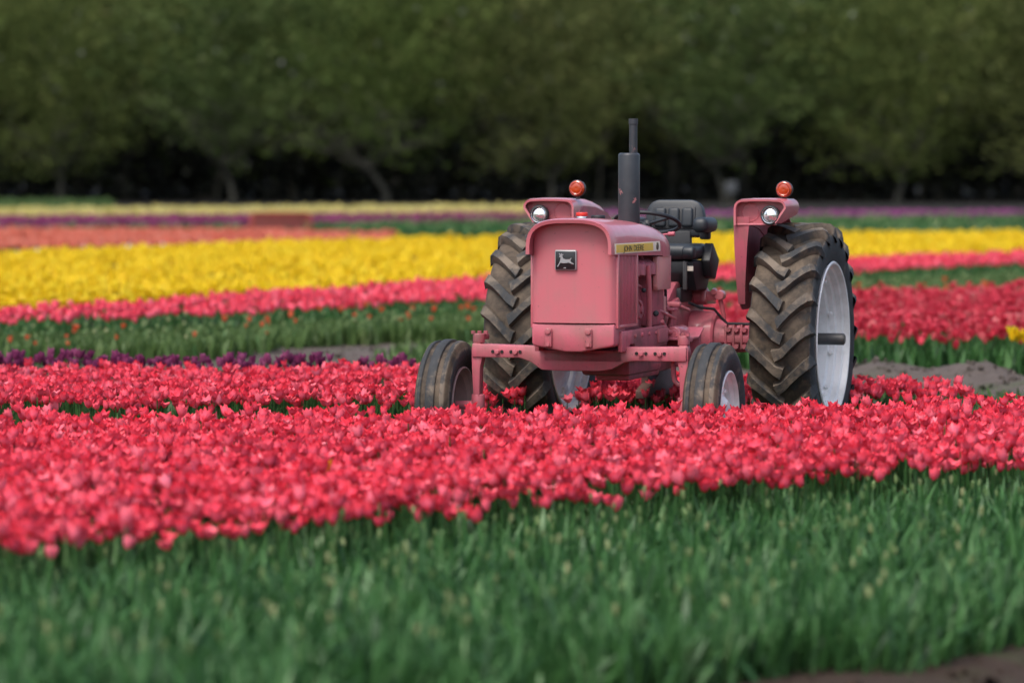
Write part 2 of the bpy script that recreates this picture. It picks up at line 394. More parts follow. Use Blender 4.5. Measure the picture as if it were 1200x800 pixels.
def scatter(tmpl, P, scale, rz, tilt=None, tdir=None, rnd=None, zscale=None):
    """place len(P) copies of one template; returns arrays"""
    V, Q, Hh = tmpl; n = len(P)
    s = np.broadcast_to(scale, (n,)).reshape(n, 1)
    x, y, z = V[:, 0][None] * s, V[:, 1][None] * s, V[:, 2][None] * (s if zscale is None else zscale.reshape(n, 1))
    c, sn = np.cos(rz)[:, None], np.sin(rz)[:, None]
    x, y = x * c - y * sn, x * sn + y * c
    if tilt is not None:
        cd, sd, ct, st = np.cos(tdir)[:, None], np.sin(tdir)[:, None], np.cos(tilt)[:, None], np.sin(tilt)[:, None]
        a = x * cd + y * sd; b = -x * sd + y * cd
        a, z = a * ct + z * st, -a * st + z * ct
        x, y = a * cd - b * sd, a * sd + b * cd
    W = np.stack([x, y, z], -1) + P[:, None, :]
    F = Q[None] + (np.arange(n) * len(V))[:, None, None]
    return W.reshape(-1, 3), F.reshape(-1, 4), np.repeat(rnd, len(V)), np.tile(Hh, n)
class Bag:
    def __init__(s): s.v = []; s.q = []; s.r = []; s.h = []; s.m = []; s.n = 0
    def add(s, arrs, mi):
        v, q_, r, h = arrs; s.v.append(v); s.q.append(q_ + s.n); s.r.append(r); s.h.append(h); s.m.append(np.full(len(q_), mi)); s.n += len(v)
    def mesh(s, name, mats):
        return arr_mesh(name, np.concatenate(s.v), np.concatenate(s.q), mats, np.concatenate(s.m), {'rnd': np.concatenate(s.r), 'hgt': np.concatenate(s.h)})

BLOOM_HI = [petal_bloom(seed=k, open_=o, rows=(0, .28, .66, 1), h=hh) for k, (o, hh) in enumerate(((0.1, .070), (.8, .066), (1.5, .062), (2.3, .060)))]
BLOOM_MID = [petal_bloom(seed=20 + k, rows=(0, .3, .7, 1), cols=2, n=6, open_=o, r=.029) for k, o in enumerate((0.2, .9, 1.6))]
BLOOM_LO = cup_bloom()
BLADES = [blade(seed=k, bend=b_, ln=l_, wd=w_, seg=3) for k, (b_, l_, w_) in enumerate(((.5, .30, .028), (.9, .28, .034), (1.6, .32, .026), (.3, .33, .02), (2.2, .30, .03)))]
BLADES_LO = [blade(seed=9 + k, seg=2, bend=b_, ln=.30, wd=.035) for k, b_ in enumerate((.5, 1.2))]

def rnd_points(near, far, dens, x0, x1, seed, excl=None):
    """points between two edges given as lists of (X, Y)"""
    rg = np.random.default_rng(seed)
    xn, yn = zip(*near); xf, yf = zip(*far)
    lo, hi = min(yn), max(yf)
    n = int((x1 - x0) * (hi - lo) * dens)
    X = rg.uniform(x0, x1, n); Y = rg.uniform(lo, hi, n)
    wob = 0.10 * np.sin(X * 3.1 + seed) + 0.07 * np.sin(X * 7.7 + 2 * seed)
    ok = (Y > np.interp(X, xn, yn) + wob) & (Y < np.interp(X, xf, yf) + wob)
    if excl is not None: ok &= ~excl(X, Y)
    X, Y = X[ok], Y[ok]
    return np.stack([X, Y, zg(X, Y)], -1), rg
def in_view(P, margin):
    return np.abs(P[:, 0]) < (0.1342 * P[:, 1] + margin)

def bed(name, label, P, rg, matn, hgt=0.355, hvar=0.03, blooms='mid', leaves=2, leafh=1.0, size=1.0, leafset='hi', stems=True, cat='tulips', bloom_frac=1.0, leafmat='leaf'):
    bag = Bag(); n = len(P)
    hh = hgt + rg.normal(0, hvar, n)
    tops = P.copy(); tops[:, 2] += hh; lean = rg.normal(0, .018, (n, 2)); tops[:, :2] += lean
    rnd = np.clip(rg.beta(2.2, 2.0, n), 0, 1)
    sets = {'hi': BLOOM_HI, 'mid': BLOOM_MID, 'lo': [BLOOM_LO]}[blooms]
    which = rg.integers(0, len(sets), n); keep = rg.random(n) < bloom_frac
    for k, t in enumerate(sets):
        s_ = (which == k) & keep; c = int(s_.sum())
        if c: bag.add(scatter(t, tops[s_], size * rg.uniform(.85, 1.18, c), rg.uniform(0, 6.28, c), np.abs(rg.normal(0, .30, c)), rg.uniform(0, 6.28, c), rnd[s_]), 0)
    if stems: bag.add(scatter(stem_t(1.0), P, np.ones(n), rg.uniform(0, 6.28, n), None, None, rg.random(n) * .6, hh), 1)
    bl = BLADES if leafset == 'hi' else BLADES_LO
    for k in range(leaves):
        wl = rg.integers(0, len(bl), n)
        for j, t in enumerate(bl):
            s_ = wl == j; c = int(s_.sum())
            if c:
                pp = P[s_] + np.concatenate([rg.normal(0, .025, (c, 2)), np.zeros((c, 1))], 1)
                bag.add(scatter(t, pp, leafh * rg.uniform(.75, 1.15, c), rg.uniform(0, 6.28, c), np.abs(rg.normal(0, .18, c)), rg.uniform(0, 6.28, c), np.clip(rg.normal(.4, .22, c), 0, 1)), 1)
    o = link(name, bag.mesh(name, [M[matn], M[leafmat]]))
    return tag(o, label, cat, kind='stuff')

# ------------------------------------------------------------------ the tractor
TR_LOC, TR_RZ = (1.0864, 26.0, 0.0), R(-17)
TR = empty('tractor', TR_LOC, TR_RZ)
tag(TR, 'old pink farm tractor with muddy rear tyres standing among the red tulips', 'tractor')
cT, sT = math.cos(TR_RZ), math.sin(TR_RZ)
def to_local(X, Y):
    dx, dy = X - TR_LOC[0], Y - TR_LOC[1]
    return dx * cT + dy * sT, -dx * sT + dy * cT

def tyre_rear(parent):
    mb = MB(); rw = .205
    prof = []   # (x, r) closed section of the carcass
    outer = [(-.190, .512), (-.202, .535), (-.214, .60), (-.216, .645), (-.210, .685), (-.197, .708), (-.175, .721), (-.12, .730), (-.06, .734), (0, .735)]
    prof = outer + [(-a, r_) for a, r_ in outer[-2::-1]]
    mb.lathe(prof, 72)
    base_n = len(mb.bm.verts)
    def rb(x): return np.interp(abs(x), [0, .06, .12, .175, .197, .210, .216], [.735, .734, .730, .721, .708, .685, .655])
    nl = 21
    for side in (-1, 1):
        for k in range(nl):
            th0 = 2 * math.pi * (k + (0.5 if side > 0 else 0)) / nl
            # spine from past the centre line out over the shoulder; the centre end trails
            jit = random.uniform(-.012, .012)
            sp = [(-.020 + jit, .275 + jit, .036), (.025, .235, .029), (.080, .165, .026), (.135, .098, .027), (.180, .050, .030), (.208, .024, .034), (.220, .008, .036)]
            top = [.779, .784, .784, .782, .776, .752, .700]
            rings = []
            for (xx, da, hw), tr in zip(sp, top):
                x = side * xx; a = th0 - da; ring = []
                rbot = min(rb(x) - .006, tr - .012)
                for (dw, rr) in ((-hw * 1.35, rbot), (-hw * .92, tr), (hw * .92, tr), (hw * 1.35, rbot)):
                    aa = a + dw / .76
                    # front of the wheel is -Y
                    ring.append(mb.bm.verts.new((x - side * dw * .35, -rr * math.cos(aa), rr * math.sin(aa))))
                rings.append(ring)
            for i in range(len(rings) - 1):
                A, B = rings[i], rings[i + 1]
                for j in range(3): mb.bm.faces.new((A[j], A[j + 1], B[j + 1], B[j]))
            mb.bm.faces.new(rings[0]); mb.bm.faces.new(rings[-1][::-1])
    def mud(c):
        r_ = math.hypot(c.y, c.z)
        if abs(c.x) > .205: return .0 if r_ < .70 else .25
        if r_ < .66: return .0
        return .95 if r_ < .755 else .60  # mud cover; values also split shaded gaps from lighter lug tops
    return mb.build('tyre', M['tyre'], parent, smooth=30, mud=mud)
def rim_rear(parent, side):
    mb = MB()
    prof = [(.208, .520), (.216, .512), (.213, .500), (.192, .494), (.165, .492), (.155, .478), (.125, .474), (.115, .462), (.06, .458), (.05, .447), (-.05, .447), (-.06, .458), (-.115, .462), (-.125, .474), (-.155, .478), (-.165, .492), (-.192, .494), (-.213, .50), (-.216, .512), (-.208, .52)]
    mb.lathe([(a, r_ + .004) for a, r_ in prof], 72)
    half = [(.211, .502), (.178, .499), (.168, .480), (.132, .477), (.122, .456), (.086, .453), (.076, .430), (.03, .426)]
    inner = half + [(-a_, r_) for a_, r_ in half[::-1]]
    mb.lathe(inner, 72)
    for k in range(8):                     # rim clamps
        a = 2 * math.pi * (k + .5) / 8
        mb.box(-.035 - side * .06, .035 - side * .06, -.03, .03, .395, .445, .006, mtx=Matrix.Rotation(a, 4, 'X'))
    for a in (20, -14, -50, 58, 150, 200, 250, 300):       # weld nuts and studs on the barrel
        t_ = R(a); mb.cyl((side * .10, .468 * math.cos(t_), .468 * math.sin(t_)), (side * .10, .425 * math.cos(t_), .435 * math.sin(t_)), .016, .013, 10)
    return mb.build('rim', M['rim'], parent)
def wheel_rear(side):
    x = side * .917
    mb = MB()                              # the disc with its hub is the wheel's own mesh
    o = -side * .10
    mb.lathe([(o - .008, .420), (o - .008, .36), (o - side * .05, .27), (o - side * .055, .13), (o + .02 * side, .115), (o + .05 * side, .10), (o + .05 * side, .0)], 48)
    mb.lathe([(o + .008, .420), (o + .012, .36), (o - side * .035, .265), (o - side * .035, .13)], 48)
    for k in range(8):
        a = 2 * math.pi * k / 8
        mb.cyl((o - side * .05, .20 * math.cos(a), .20 * math.sin(a)), (o - side * .01, .20 * math.cos(a), .20 * math.sin(a)), .020, n=6)
        mb.box(o - .03, o + .03, -.045, .045, .37, .44, .008, mtx=Matrix.Rotation(a + math.pi / 8, 4, 'X'))
    wh = mb.build('rear_wheel', M['rim'], TR); wh.location = (x, 0, .775)
    tyre_rear(wh); rim_rear(wh, side)
    ax = MB(); ax.cyl((o, 0, 0), (side * .285, 0, 0), .040, n=24, bev=.006); ax.cyl((side * .270, 0, 0), (side * .29, 0, 0), .030, n=24)
    ax.build('axle_shaft', M['dark_steel'], wh)
    v = MB(); v.cyl((side * .12, .0, -.478), (side * .16, 0, -.44), .012, .009, 10); v.build('valve', M['rim'], wh)
    return wh
wheel_rear(1); wheel_rear(-1)

FAX = -0.03                               # the front axle sits a touch to one side
def wheel_front(side):
    x = FAX + side * .867
    mb = MB(); o = -side * .0
    mb.lathe([(side * .03, .225), (side * .02, .16), (side * .045, .10), (side * .075, .07), (side * .09, .055), (side * .09, 0)], 36)
    for k in range(6):
        a = 2 * math.pi * k / 6
        mb.cyl((side * .03, .13 * math.cos(a), .13 * math.sin(a)), (side * .06, .13 * math.cos(a), .13 * math.sin(a)), .013, n=6)
    wh = mb.build('front_wheel', M['rim'] if side > 0 else M['rim_dusty'], TR); wh.location = (x, -2.15, .418)
    t = MB()
    sec = [(-.085, .238), (-.10, .26), (-.116, .31), (-.117, .345), (-.108, .375), (-.098, .394), (-.094, .401), (-.082, .407), (-.066, .411), (-.062, .408), (-.059, .398), (-.031, .399), (-.028, .414), (-.023, .418), (0, .419)]
    prof = sec + [(-a, r_) for a, r_ in sec[-2::-1]]
    t.lathe(prof, 64)
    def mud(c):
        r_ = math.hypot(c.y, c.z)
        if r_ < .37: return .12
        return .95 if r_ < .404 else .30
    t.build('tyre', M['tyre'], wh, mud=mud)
    r_ = MB()
    r_.lathe([(-.10, .246), (-.104, .236), (-.09, .228), (-.075, .226), (-.055, .205), (.055, .205), (.075, .226), (.09, .228), (.104, .236), (.10, .246), (.085, .243), (-.085, .243)], 48, closed=True)
    r_.build('rim', M['rim'] if side > 0 else M['rim_dusty'], wh)
    return wh
wheel_front(1); wheel_front(-1)

# front axle beam with its holes and bolts
mb = MB()
xa = FAX
beam = [(xa - .70, .812), (xa - .30, .802), (xa - .22, .775), (xa + .22, .775), (xa + .30, .802), (xa + .70, .808), (xa + .70, .715), (xa + .36, .715), (xa + .30, .705), (xa + .22, .662), (xa + .14, .648), (xa - .14, .648), (xa - .24, .652), (xa - .31, .700), (xa - .38, .724), (xa - .70, .726)]
mb.prism(beam, -2.20, -2.09, 'Y', bev=.010)
axle = mb.build('front_axle', M['pink_dirty'], TR)
for sx in (-1, 1):
    lk = MB()
    x0 = xa + sx * .70
    kn = [(x0 - sx * .0, .815), (x0 - sx * .052, .815), (x0 - sx * .060, .800), (x0 - sx * .064, .72), (x0 - sx * .050, .66), (x0 - sx * .046, .47), (x0 - sx * .004, .47), (x0 + sx * .006, .66), (x0 + sx * .008, .78)]
    lk.prism(kn, -2.185, -2.105, 'Y', bev=.008)
    lk.cyl((x0 - sx * .025, -2.145, .40), (x0 - sx * .025, -2.145, .49), .042, n=18, bev=.005)
    lk.cyl((x0 - sx * .02, -2.145, .418), (xa + sx * .82, -2.145, .418), .032, .026, n=16)
    lk.build('axle_knee', M['pink_dirty'], axle)
    sa = MB()                             # steering arm on top of the spindle
    sa.cyl((x0 - sx * .03, -2.145, .815), (x0 - sx * .03, -2.145, .875), .038, n=16, bev=.006)
    sa.prism([(x0 - sx * .06, -2.17), (x0 - sx * .0, -2.17), (x0 + sx * .02, -2.11), (x0 - sx * .03, -2.04), (x0 - sx * .07, -2.04)], .835, .872, 'Z', bev=.008)
    for k in range(3): sa.cyl((x0 - sx * (.0 + .035 * k), -2.165 + .02 * k, .872), (x0 - sx * (.0 + .035 * k), -2.165 + .02 * k, .892), .014, n=6)
    sa.build('steering_arm', M['pink_cast'], axle)
    for k, xx in enumerate((.28, .31, .34, .40, .43, .46)):
        bx = xa + sx * (xx + .10)
        if k in (1, 4): MB().cyl((bx, -2.222, .762), (bx, -2.198, .762), .017, n=6, bev=.003).build('bolt', M['pink_dirty'], axle)
        else: MB().cyl((bx, -2.206, .764), (bx, -2.18, .764), .0105, n=12).build('bolt_hole', M['hole'], axle)
    if sx < 0: continue
    # bent guard rod inside the knee
    g = MB(); gx_ = xa + sx * .585
    g.tube([(gx_, -2.08, .75), (gx_, -2.07, .63), (gx_ + sx * .008, -2.07, .59), (gx_ + sx * .03, -2.07, .568), (gx_ + sx * .09, -2.07, .562)], .017, 8)
    g.build('tie_rod_bracket', M['pink_cast'], axle)
tr_ = MB(); tr_.tube([(xa - .60, -1.95, .76), (xa - .25, -1.92, .74)], .014, 8); tr_.tube([(xa + .60, -1.95, .76), (xa + .25, -1.92, .74)], .014, 8)
tr_.build('tie_rod', M['pink_cast'], axle)

# frame, nose, engine
mb = MB()
for sx in (-1, 1):
    mb.prism([(-2.30, .905), (-1.22, .905), (-1.20, .89), (-1.20, .775), (-1.98, .775), (-2.00, .815), (-2.12, .815), (-2.14, .775), (-2.30, .775)], sx * .255, sx * .285, 'X', bev=.005)
mb.box(-.26, .26, -2.20, -1.25, .70, .78, .01)
mb.box(-.13, .20, -1.80, -1.0, .60, .72, .03)
mb.box(-.06, .17, -1.70, -.95, .565, .62, .02)
frame = mb.build('side_frame', M['pink_cast'], TR)
mb = MB()                                  # lower nose casting with its V shaped bottom
nose = [(-.268, .952), (.268, .952), (.266, .83), (.255, .812), (.05, .778), (-.05, .778), (-.255, .812), (-.266, .83)]
mb.prism(nose, -2.425, -2.16, 'Y', bev=.014)
nose_o = mb.build('nose_casting', M['pink_dirty'], TR)
for xx in (-.155, .105):
    s_ = MB(); s_.box(xx - .024, xx + .024, -2.448, -2.418, .805, .925, .012)
    s_.cyl((xx, -2.46, .905), (xx, -2.43, .905), .020, n=14, bev=.005); s_.cyl((xx, -2.455, .825), (xx, -2.43, .825), .013, n=6)
    s_.build('weight_bracket', M['pink_dirty'], nose_o)

# hood shell, lofted; open at the front with a lip
def hood_sec(y, zt_, zb, hw, k=3.0, n=28):
    pts = []
    for i in range(n + 1):
        u = -1 + 2 * i / n
        # even spacing along the arch
        a = u * math.pi / 2
        xx = math.copysign(abs(math.sin(a)) ** .66, u); zz = max(0.0, math.cos(a)) ** .58
        pts.append((hw * xx, y, zb + (zt_ - zb) * zz))
    return pts
secs = [(-2.525, 1.600, 1.385, .276), (-2.50, 1.607, 1.383, .281), (-2.40, 1.609, 1.380, .283), (-2.1, 1.605, 1.374, .284), (-1.8, 1.597, 1.368, .284), (-1.5, 1.582, 1.362, .283), (-1.30, 1.566, 1.358, .281)]
mb = MB(); mb.grid([hood_sec(*s_) for s_ in secs], thick=.022)
hood = mb.build('hood', M['pink'], TR, smooth=50)
mb = MB(); mb.grid([hood_sec(*s_) for s_ in [(-1.297, 1.566, 1.350, .2815), (-1.22, 1.556, 1.350, .2815), (-1.12, 1.535, 1.350, .279), (-1.07, 1.515, 1.350, .272), (-1.045, 1.485, 1.350, .262)]], thick=.02)
mb.grid([[(x_, -1.046, z_) for x_, z_ in ((-.25, 1.35), (0, 1.35), (.25, 1.35))], [(x_, -1.046, z_) for x_, z_ in ((-.2, 1.465), (0, 1.478), (.2, 1.465))]], thick=.01)
cowl = mb.build('cowl', M['pink'], TR, smooth=50)
for sx in (-1, 1):
    mb = MB(); mb.prism([(-1.395, 1.352), (-1.048, 1.352), (-1.055, 1.15), (-1.065, 1.135), (-1.385, 1.135), (-1.395, 1.16)], sx * .240, sx * .272, 'X', bev=.003)
    mb.build('cowl_side_panel', M['cream'], cowl)
mb = MB()                                  # front panel, slightly bowed, corners rounded back
rows = []
for z_ in (.958, 1.05, 1.2, 1.35, 1.45, 1.52, 1.575):
    r_ = []
    for i in range(19):
        u = -1 + 2 * i / 18; xx = .276 * math.copysign(abs(u) ** .8, u)
        top = 1.385 + .205 * max(0, 1 - (abs(xx) / .276) ** 3.03) ** .29
        edge = max(0, (abs(u) - .86) / .14)
        r_.append((xx, -2.425 + .05 * edge ** 2 - .008 * (1 - u * u), min(z_, max(1.40, top))))
    rows.append(r_)
mb.grid(rows, thick=.015)
grille = mb.build('front_panel', M['pink'], TR, smooth=60)
for sx in (-1, 1):                         # ribbed side screens
    s_ = MB()
    s_.box(min(sx * .262, sx * .274), max(sx * .262, sx * .274), -2.39, -1.915, .925, 1.388, .004)
    sc = s_.build('side_screen', M['pink_dirty'], TR)
    fr = MB()
    for (y0, y1, z0, z1) in ((-2.39, -2.36, .925, 1.388), (-1.945, -1.913, .925, 1.388), (-2.36, -1.945, .925, .945)):
        fr.box(min(sx * .270, sx * .284), max(sx * .270, sx * .284), y0, y1, z0, z1, .004)
    fr.build('screen_frame', M['pink'], sc)
    for k in range(12):
        y = -2.345 + k * .0345
        rb_ = MB(); rb_.box(min(sx * .272, sx * .280), max(sx * .272, sx * .280), y - .006, y + .006, .945, 1.386, .003, seg=1)
        rb_.build('screen_rib', M['pink_dirty'], sc)

# decals along the hood
for sx in (-1, 1):
    n_ = 10
    def dec(y0, y1, z0, z1, off, mt, nm, par):
        rws = []
        for i in range(n_ + 1):
            y = y0 + (y1 - y0) * i / n_
            hw = float(np.interp(y, [s_[0] for s_ in secs], [s_[3] for s_ in secs]))
            zt_ = float(np.interp(y, [s_[0] for s_ in secs], [s_[1] for s_ in secs])); zb = float(np.interp(y, [s_[0] for s_ in secs], [s_[2] for s_ in secs]))
            def hx(z):
                ca = (max(0.0, z - zb) / (zt_ - zb)) ** (1 / .58); return hw * math.sqrt(max(0, 1 - ca * ca)) ** .66
            rws.append([(sx * (hx(z) + .0025 + off), y, z) for z in np.linspace(z0, z1, 5)])
        t = MB(); t.grid(rws, thick=.0015); return t.build(nm, mt, par)
    dl = dec(-2.47, -1.37, 1.388, 1.452, .000, M['decal_white'], 'hood_decal', hood)
    st = dec(-2.44, -1.56, 1.395, 1.445, .002, M['decal'], 'decal_stripe', hood)
    for wd_, y0, hgt_, ext in (('JOHN', -2.28 if sx > 0 else -1.84, .038, .20), ('DEERE', -2.05 if sx > 0 else -2.07, .038, .24)):
        cu = bpy.data.curves.new('lettering', 'FONT'); cu.body = wd_; cu.size = .052; cu.extrude = .0006
        to = bpy.data.objects.new('lettering_tmp', cu); COL.objects.link(to)
        dg = bpy.context.evaluated_depsgraph_get(); me = bpy.data.meshes.new_from_object(to.evaluated_get(dg)); bpy.data.objects.remove(to)
        me.name = 'lettering'
        if me.materials: me.materials.clear()
        me.materials.append(M['ink'])
        xs = [v.co.x for v in me.vertices]; sc_ = ext / (max(xs) - min(xs))
        for v in me.vertices: v.co.x *= sc_
        lo = link('lettering', me, hood)
        lo.rotation_euler = (R(90), 0, R(90) * sx)
        lo.location = (sx * .2895, y0 if sx > 0 else y0, 1.401)
    # small emblem printed on the rear end of the decal
    e_ = MB(); e_.cyl((sx * .270, -1.455, 1.420), (sx * .2895, -1.455, 1.420), .024, n=18); e_.build('decal_emblem', M['ink'], hood)

# badge with the leaping deer
bx0, bz0 = -.040, 1.348
mb = MB(); mb.box(bx0 - .071, bx0 + .071, -2.452, -2.428, bz0 - .064, bz0 + .064, .012, seg=3)
badge = mb.build('badge', M['silver'], TR)
mb = MB(); mb.box(bx0 - .063, bx0 + .063, -2.457, -2.445, bz0 - .056, bz0 + .056, .006); mb.build('badge_plate', M['emblem_black'], badge)
deer = [(-.052, -.036), (-.047, -.040), (-.030, -.014), (-.010, -.017), (.010, -.015), (.022, -.012), (.036, -.018), (.056, -.024), (.058, -.020), (.040, -.010), (.034, -.002), (.036, .006), (.041, .012), (.040, .018), (.033, .010), (.024, .008), (.004, .007), (-.012, .012), (-.016, .022), (-.020, .029), (-.012, .034), (-.011, .040), (-.018, .036), (-.020, .044), (-.025, .044), (-.026, .034), (-.034, .044), (-.040, .044), (-.038, .038), (-.032, .032), (-.038, .026), (-.037, .021), (-.029, .021), (-.030, .008), (-.034, -.006), (-.040, -.018)]
mb = MB(); mb.prism([(bx0 + a, bz0 + b_ - .002) for a, b_ in deer], -2.460, -2.456, 'Y')
mb.box(bx0 - .010, bx0 + .006, -2.459, -2.456, bz0 - .050, bz0 - .045, 0)
mb.build('badge_deer', M['silver'], badge, recalc=True)

# engine pieces seen behind the side screen
mb = MB()
mb.box(-.15, .15, -2.0, -1.10, .72, 1.18, .03); mb.box(-.12, .13, -1.95, -1.15, 1.18, 1.34, .03)
mb.box(-.24, .24, -2.36, -2.02, .93, 1.36, .02)
mb.box(-.20, .235, -1.36, -1.08, .90, 1.36, .02)
eng = mb.build('engine', M['pink_cast'], TR)
mb = MB()
mb.tube([(.21, -1.98, 1.30), (.215, -1.75, 1.305), (.215, -1.45, 1.30)], .034, 12)
for y in (-1.86, -1.72, -1.58, -1.46):
    mb.tube([(.12, y, 1.31), (.20, y, 1.305), (.245, y, 1.285), (.250, y - .01, 1.235)], [.040, .044, .042, .030], 14)
mb.tube([(.20, -1.55, 1.30), (.16, -1.52, 1.40), (.109, -1.5, 1.57)], .032, 12)
mb.build('exhaust_manifold', M['pink_cast'], eng)
mb = MB(); mb.tube([(.262, -1.62, 1.30), (.266, -1.60, 1.22), (.262, -1.56, 1.05), (.25, -1.52, .90)], .018, 10); mb.build('filler_tube', M['pink'], eng)
mb = MB()
mb.cyl((.14, -1.72, 1.02), (.25, -1.72, 1.02), .062, n=20, bev=.008); mb.cyl((.2, -1.72, 1.02), (.262, -1.72, 1.02), .026, n=12)
mb.cyl((.205, -1.86, .93), (.205, -1.86, 1.10), .045, n=18, bev=.01); mb.cyl((.205, -1.86, 1.10), (.205, -1.86, 1.135), .03, n=12)
mb.build('fuel_pump', M['pink_cast'], eng)
mb = MB()
mb.tube([(.235, -1.93, 1.16), (.24, -1.80, 1.10), (.235, -1.70, 1.07)], .007, 6); mb.tube([(.25, -1.9, 1.12), (.255, -1.75, 1.06), (.24, -1.62, .98)], .006, 6)
mb.tube([(.22, -1.93, 1.22), (.25, -1.8, 1.18), (.22, -1.6, 1.16)], .007, 6)
mb.build('fuel_line', M['pink_dirty'], eng)
for (x_, y_, z_, r_) in ((.262, -1.40, .985, .020), (.24, -1.62, 1.14, .016)):
    MB().cyl((x_, y_ , z_), (x_ + .012, y_ - .035, z_ + .004), r_, r_ * .8, 14, bev=.004).build('knob', M['black'], eng)

# more pipes and brackets between engine, clutch housing and steps
mb = MB()
mb.tube([(.20, -1.30, 1.02), (.235, -1.15, .99), (.23, -.95, .96), (.21, -.70, .93)], .011, 8); mb.tube([(.18, -1.18, 1.10), (.21, -1.05, 1.05), (.20, -.85, 1.00), (.17, -.62, .98)], .008, 8)
mb.tube([(.262, -1.24, .93), (.268, -1.12, .86), (.26, -.98, .845)], .013, 8)
mb.build('control_rod', M['pink'], eng)
mb = MB(); mb.cyl((.195, -1.02, .965), (.195, -1.02, 1.085), .036, n=18, bev=.008); mb.cyl((.195, -1.02, 1.085), (.195, -1.02, 1.105), .016, n=8); mb.build('filter_bowl', M['cream'], eng)
mb = MB(); mb.tube([(.17, -.80, 1.0), (.185, -.86, 1.10), (.19, -.90, 1.20)], .010, 8); mb.cyl((.19, -.905, 1.20), (.19, -.92, 1.235), .018, n=12, bev=.005); mb.build('hand_lever', M['black'], eng)
mb = MB(); mb.prism([(-1.12, .92), (-.88, .92), (-.82, 1.0), (-.90, 1.08), (-1.10, 1.06)], .158, .172, 'X', bev=.003)
for (y_, z_) in ((-1.08, .95), (-.92, .95), (-.88, 1.0), (-.94, 1.05), (-1.07, 1.03)): mb.cyl((.170, y_, z_), (.186, y_, z_), .013, n=6)
mb.build('inspection_cover', M['cream'], eng)
mb = MB(); mb.prism([(.285, .885), (.30, .885), (.30, .80), (.285, .80)], -1.45, -1.23, 'Y', bev=.002); mb.build('rail_bracket', M['pink_dirty'], eng)
for k in range(5): MB().cyl((.283, -2.0 + .17 * k, .865), (.297, -2.0 + .17 * k, .865), .012, n=6).build('bolt', M['pink_dirty'], eng)

# muffler
mb = MB(); mb.cyl((.109, -1.5, 1.545), (.109, -1.5, 2.018), .070, n=32, bev=.016)
muf = mb.build('muffler', M['muffler'], TR)
mb = MB(); mb.lathe([(2.0, .0265), (2.20, .0265), (2.203, .030), (2.238, .030), (2.238, .022), (2.10, .022), (2.05, 0)], 24, 'Z', (.137, -1.5, 0)); mb.build('exhaust_pipe', M['muffler'], muf)
mb = MB(); mb.cyl((-.034, -2.1, 1.59), (-.034, -2.1, 1.618), .034, n=20, bev=.004); cp = mb.build('filler_neck', M['chrome'], TR)
mb = MB(); mb.cyl((-.034, -2.1, 1.618), (-.034, -2.1, 1.642), .038, n=20, bev=.006); mb.build('radiator_cap', M['red_cap'], cp)
mb = MB(); mb.cyl((.055, -2.04, 1.595), (.055, -2.04, 1.624), .045, n=20, bev=.008); mb.build('air_cap', M['black'], TR)

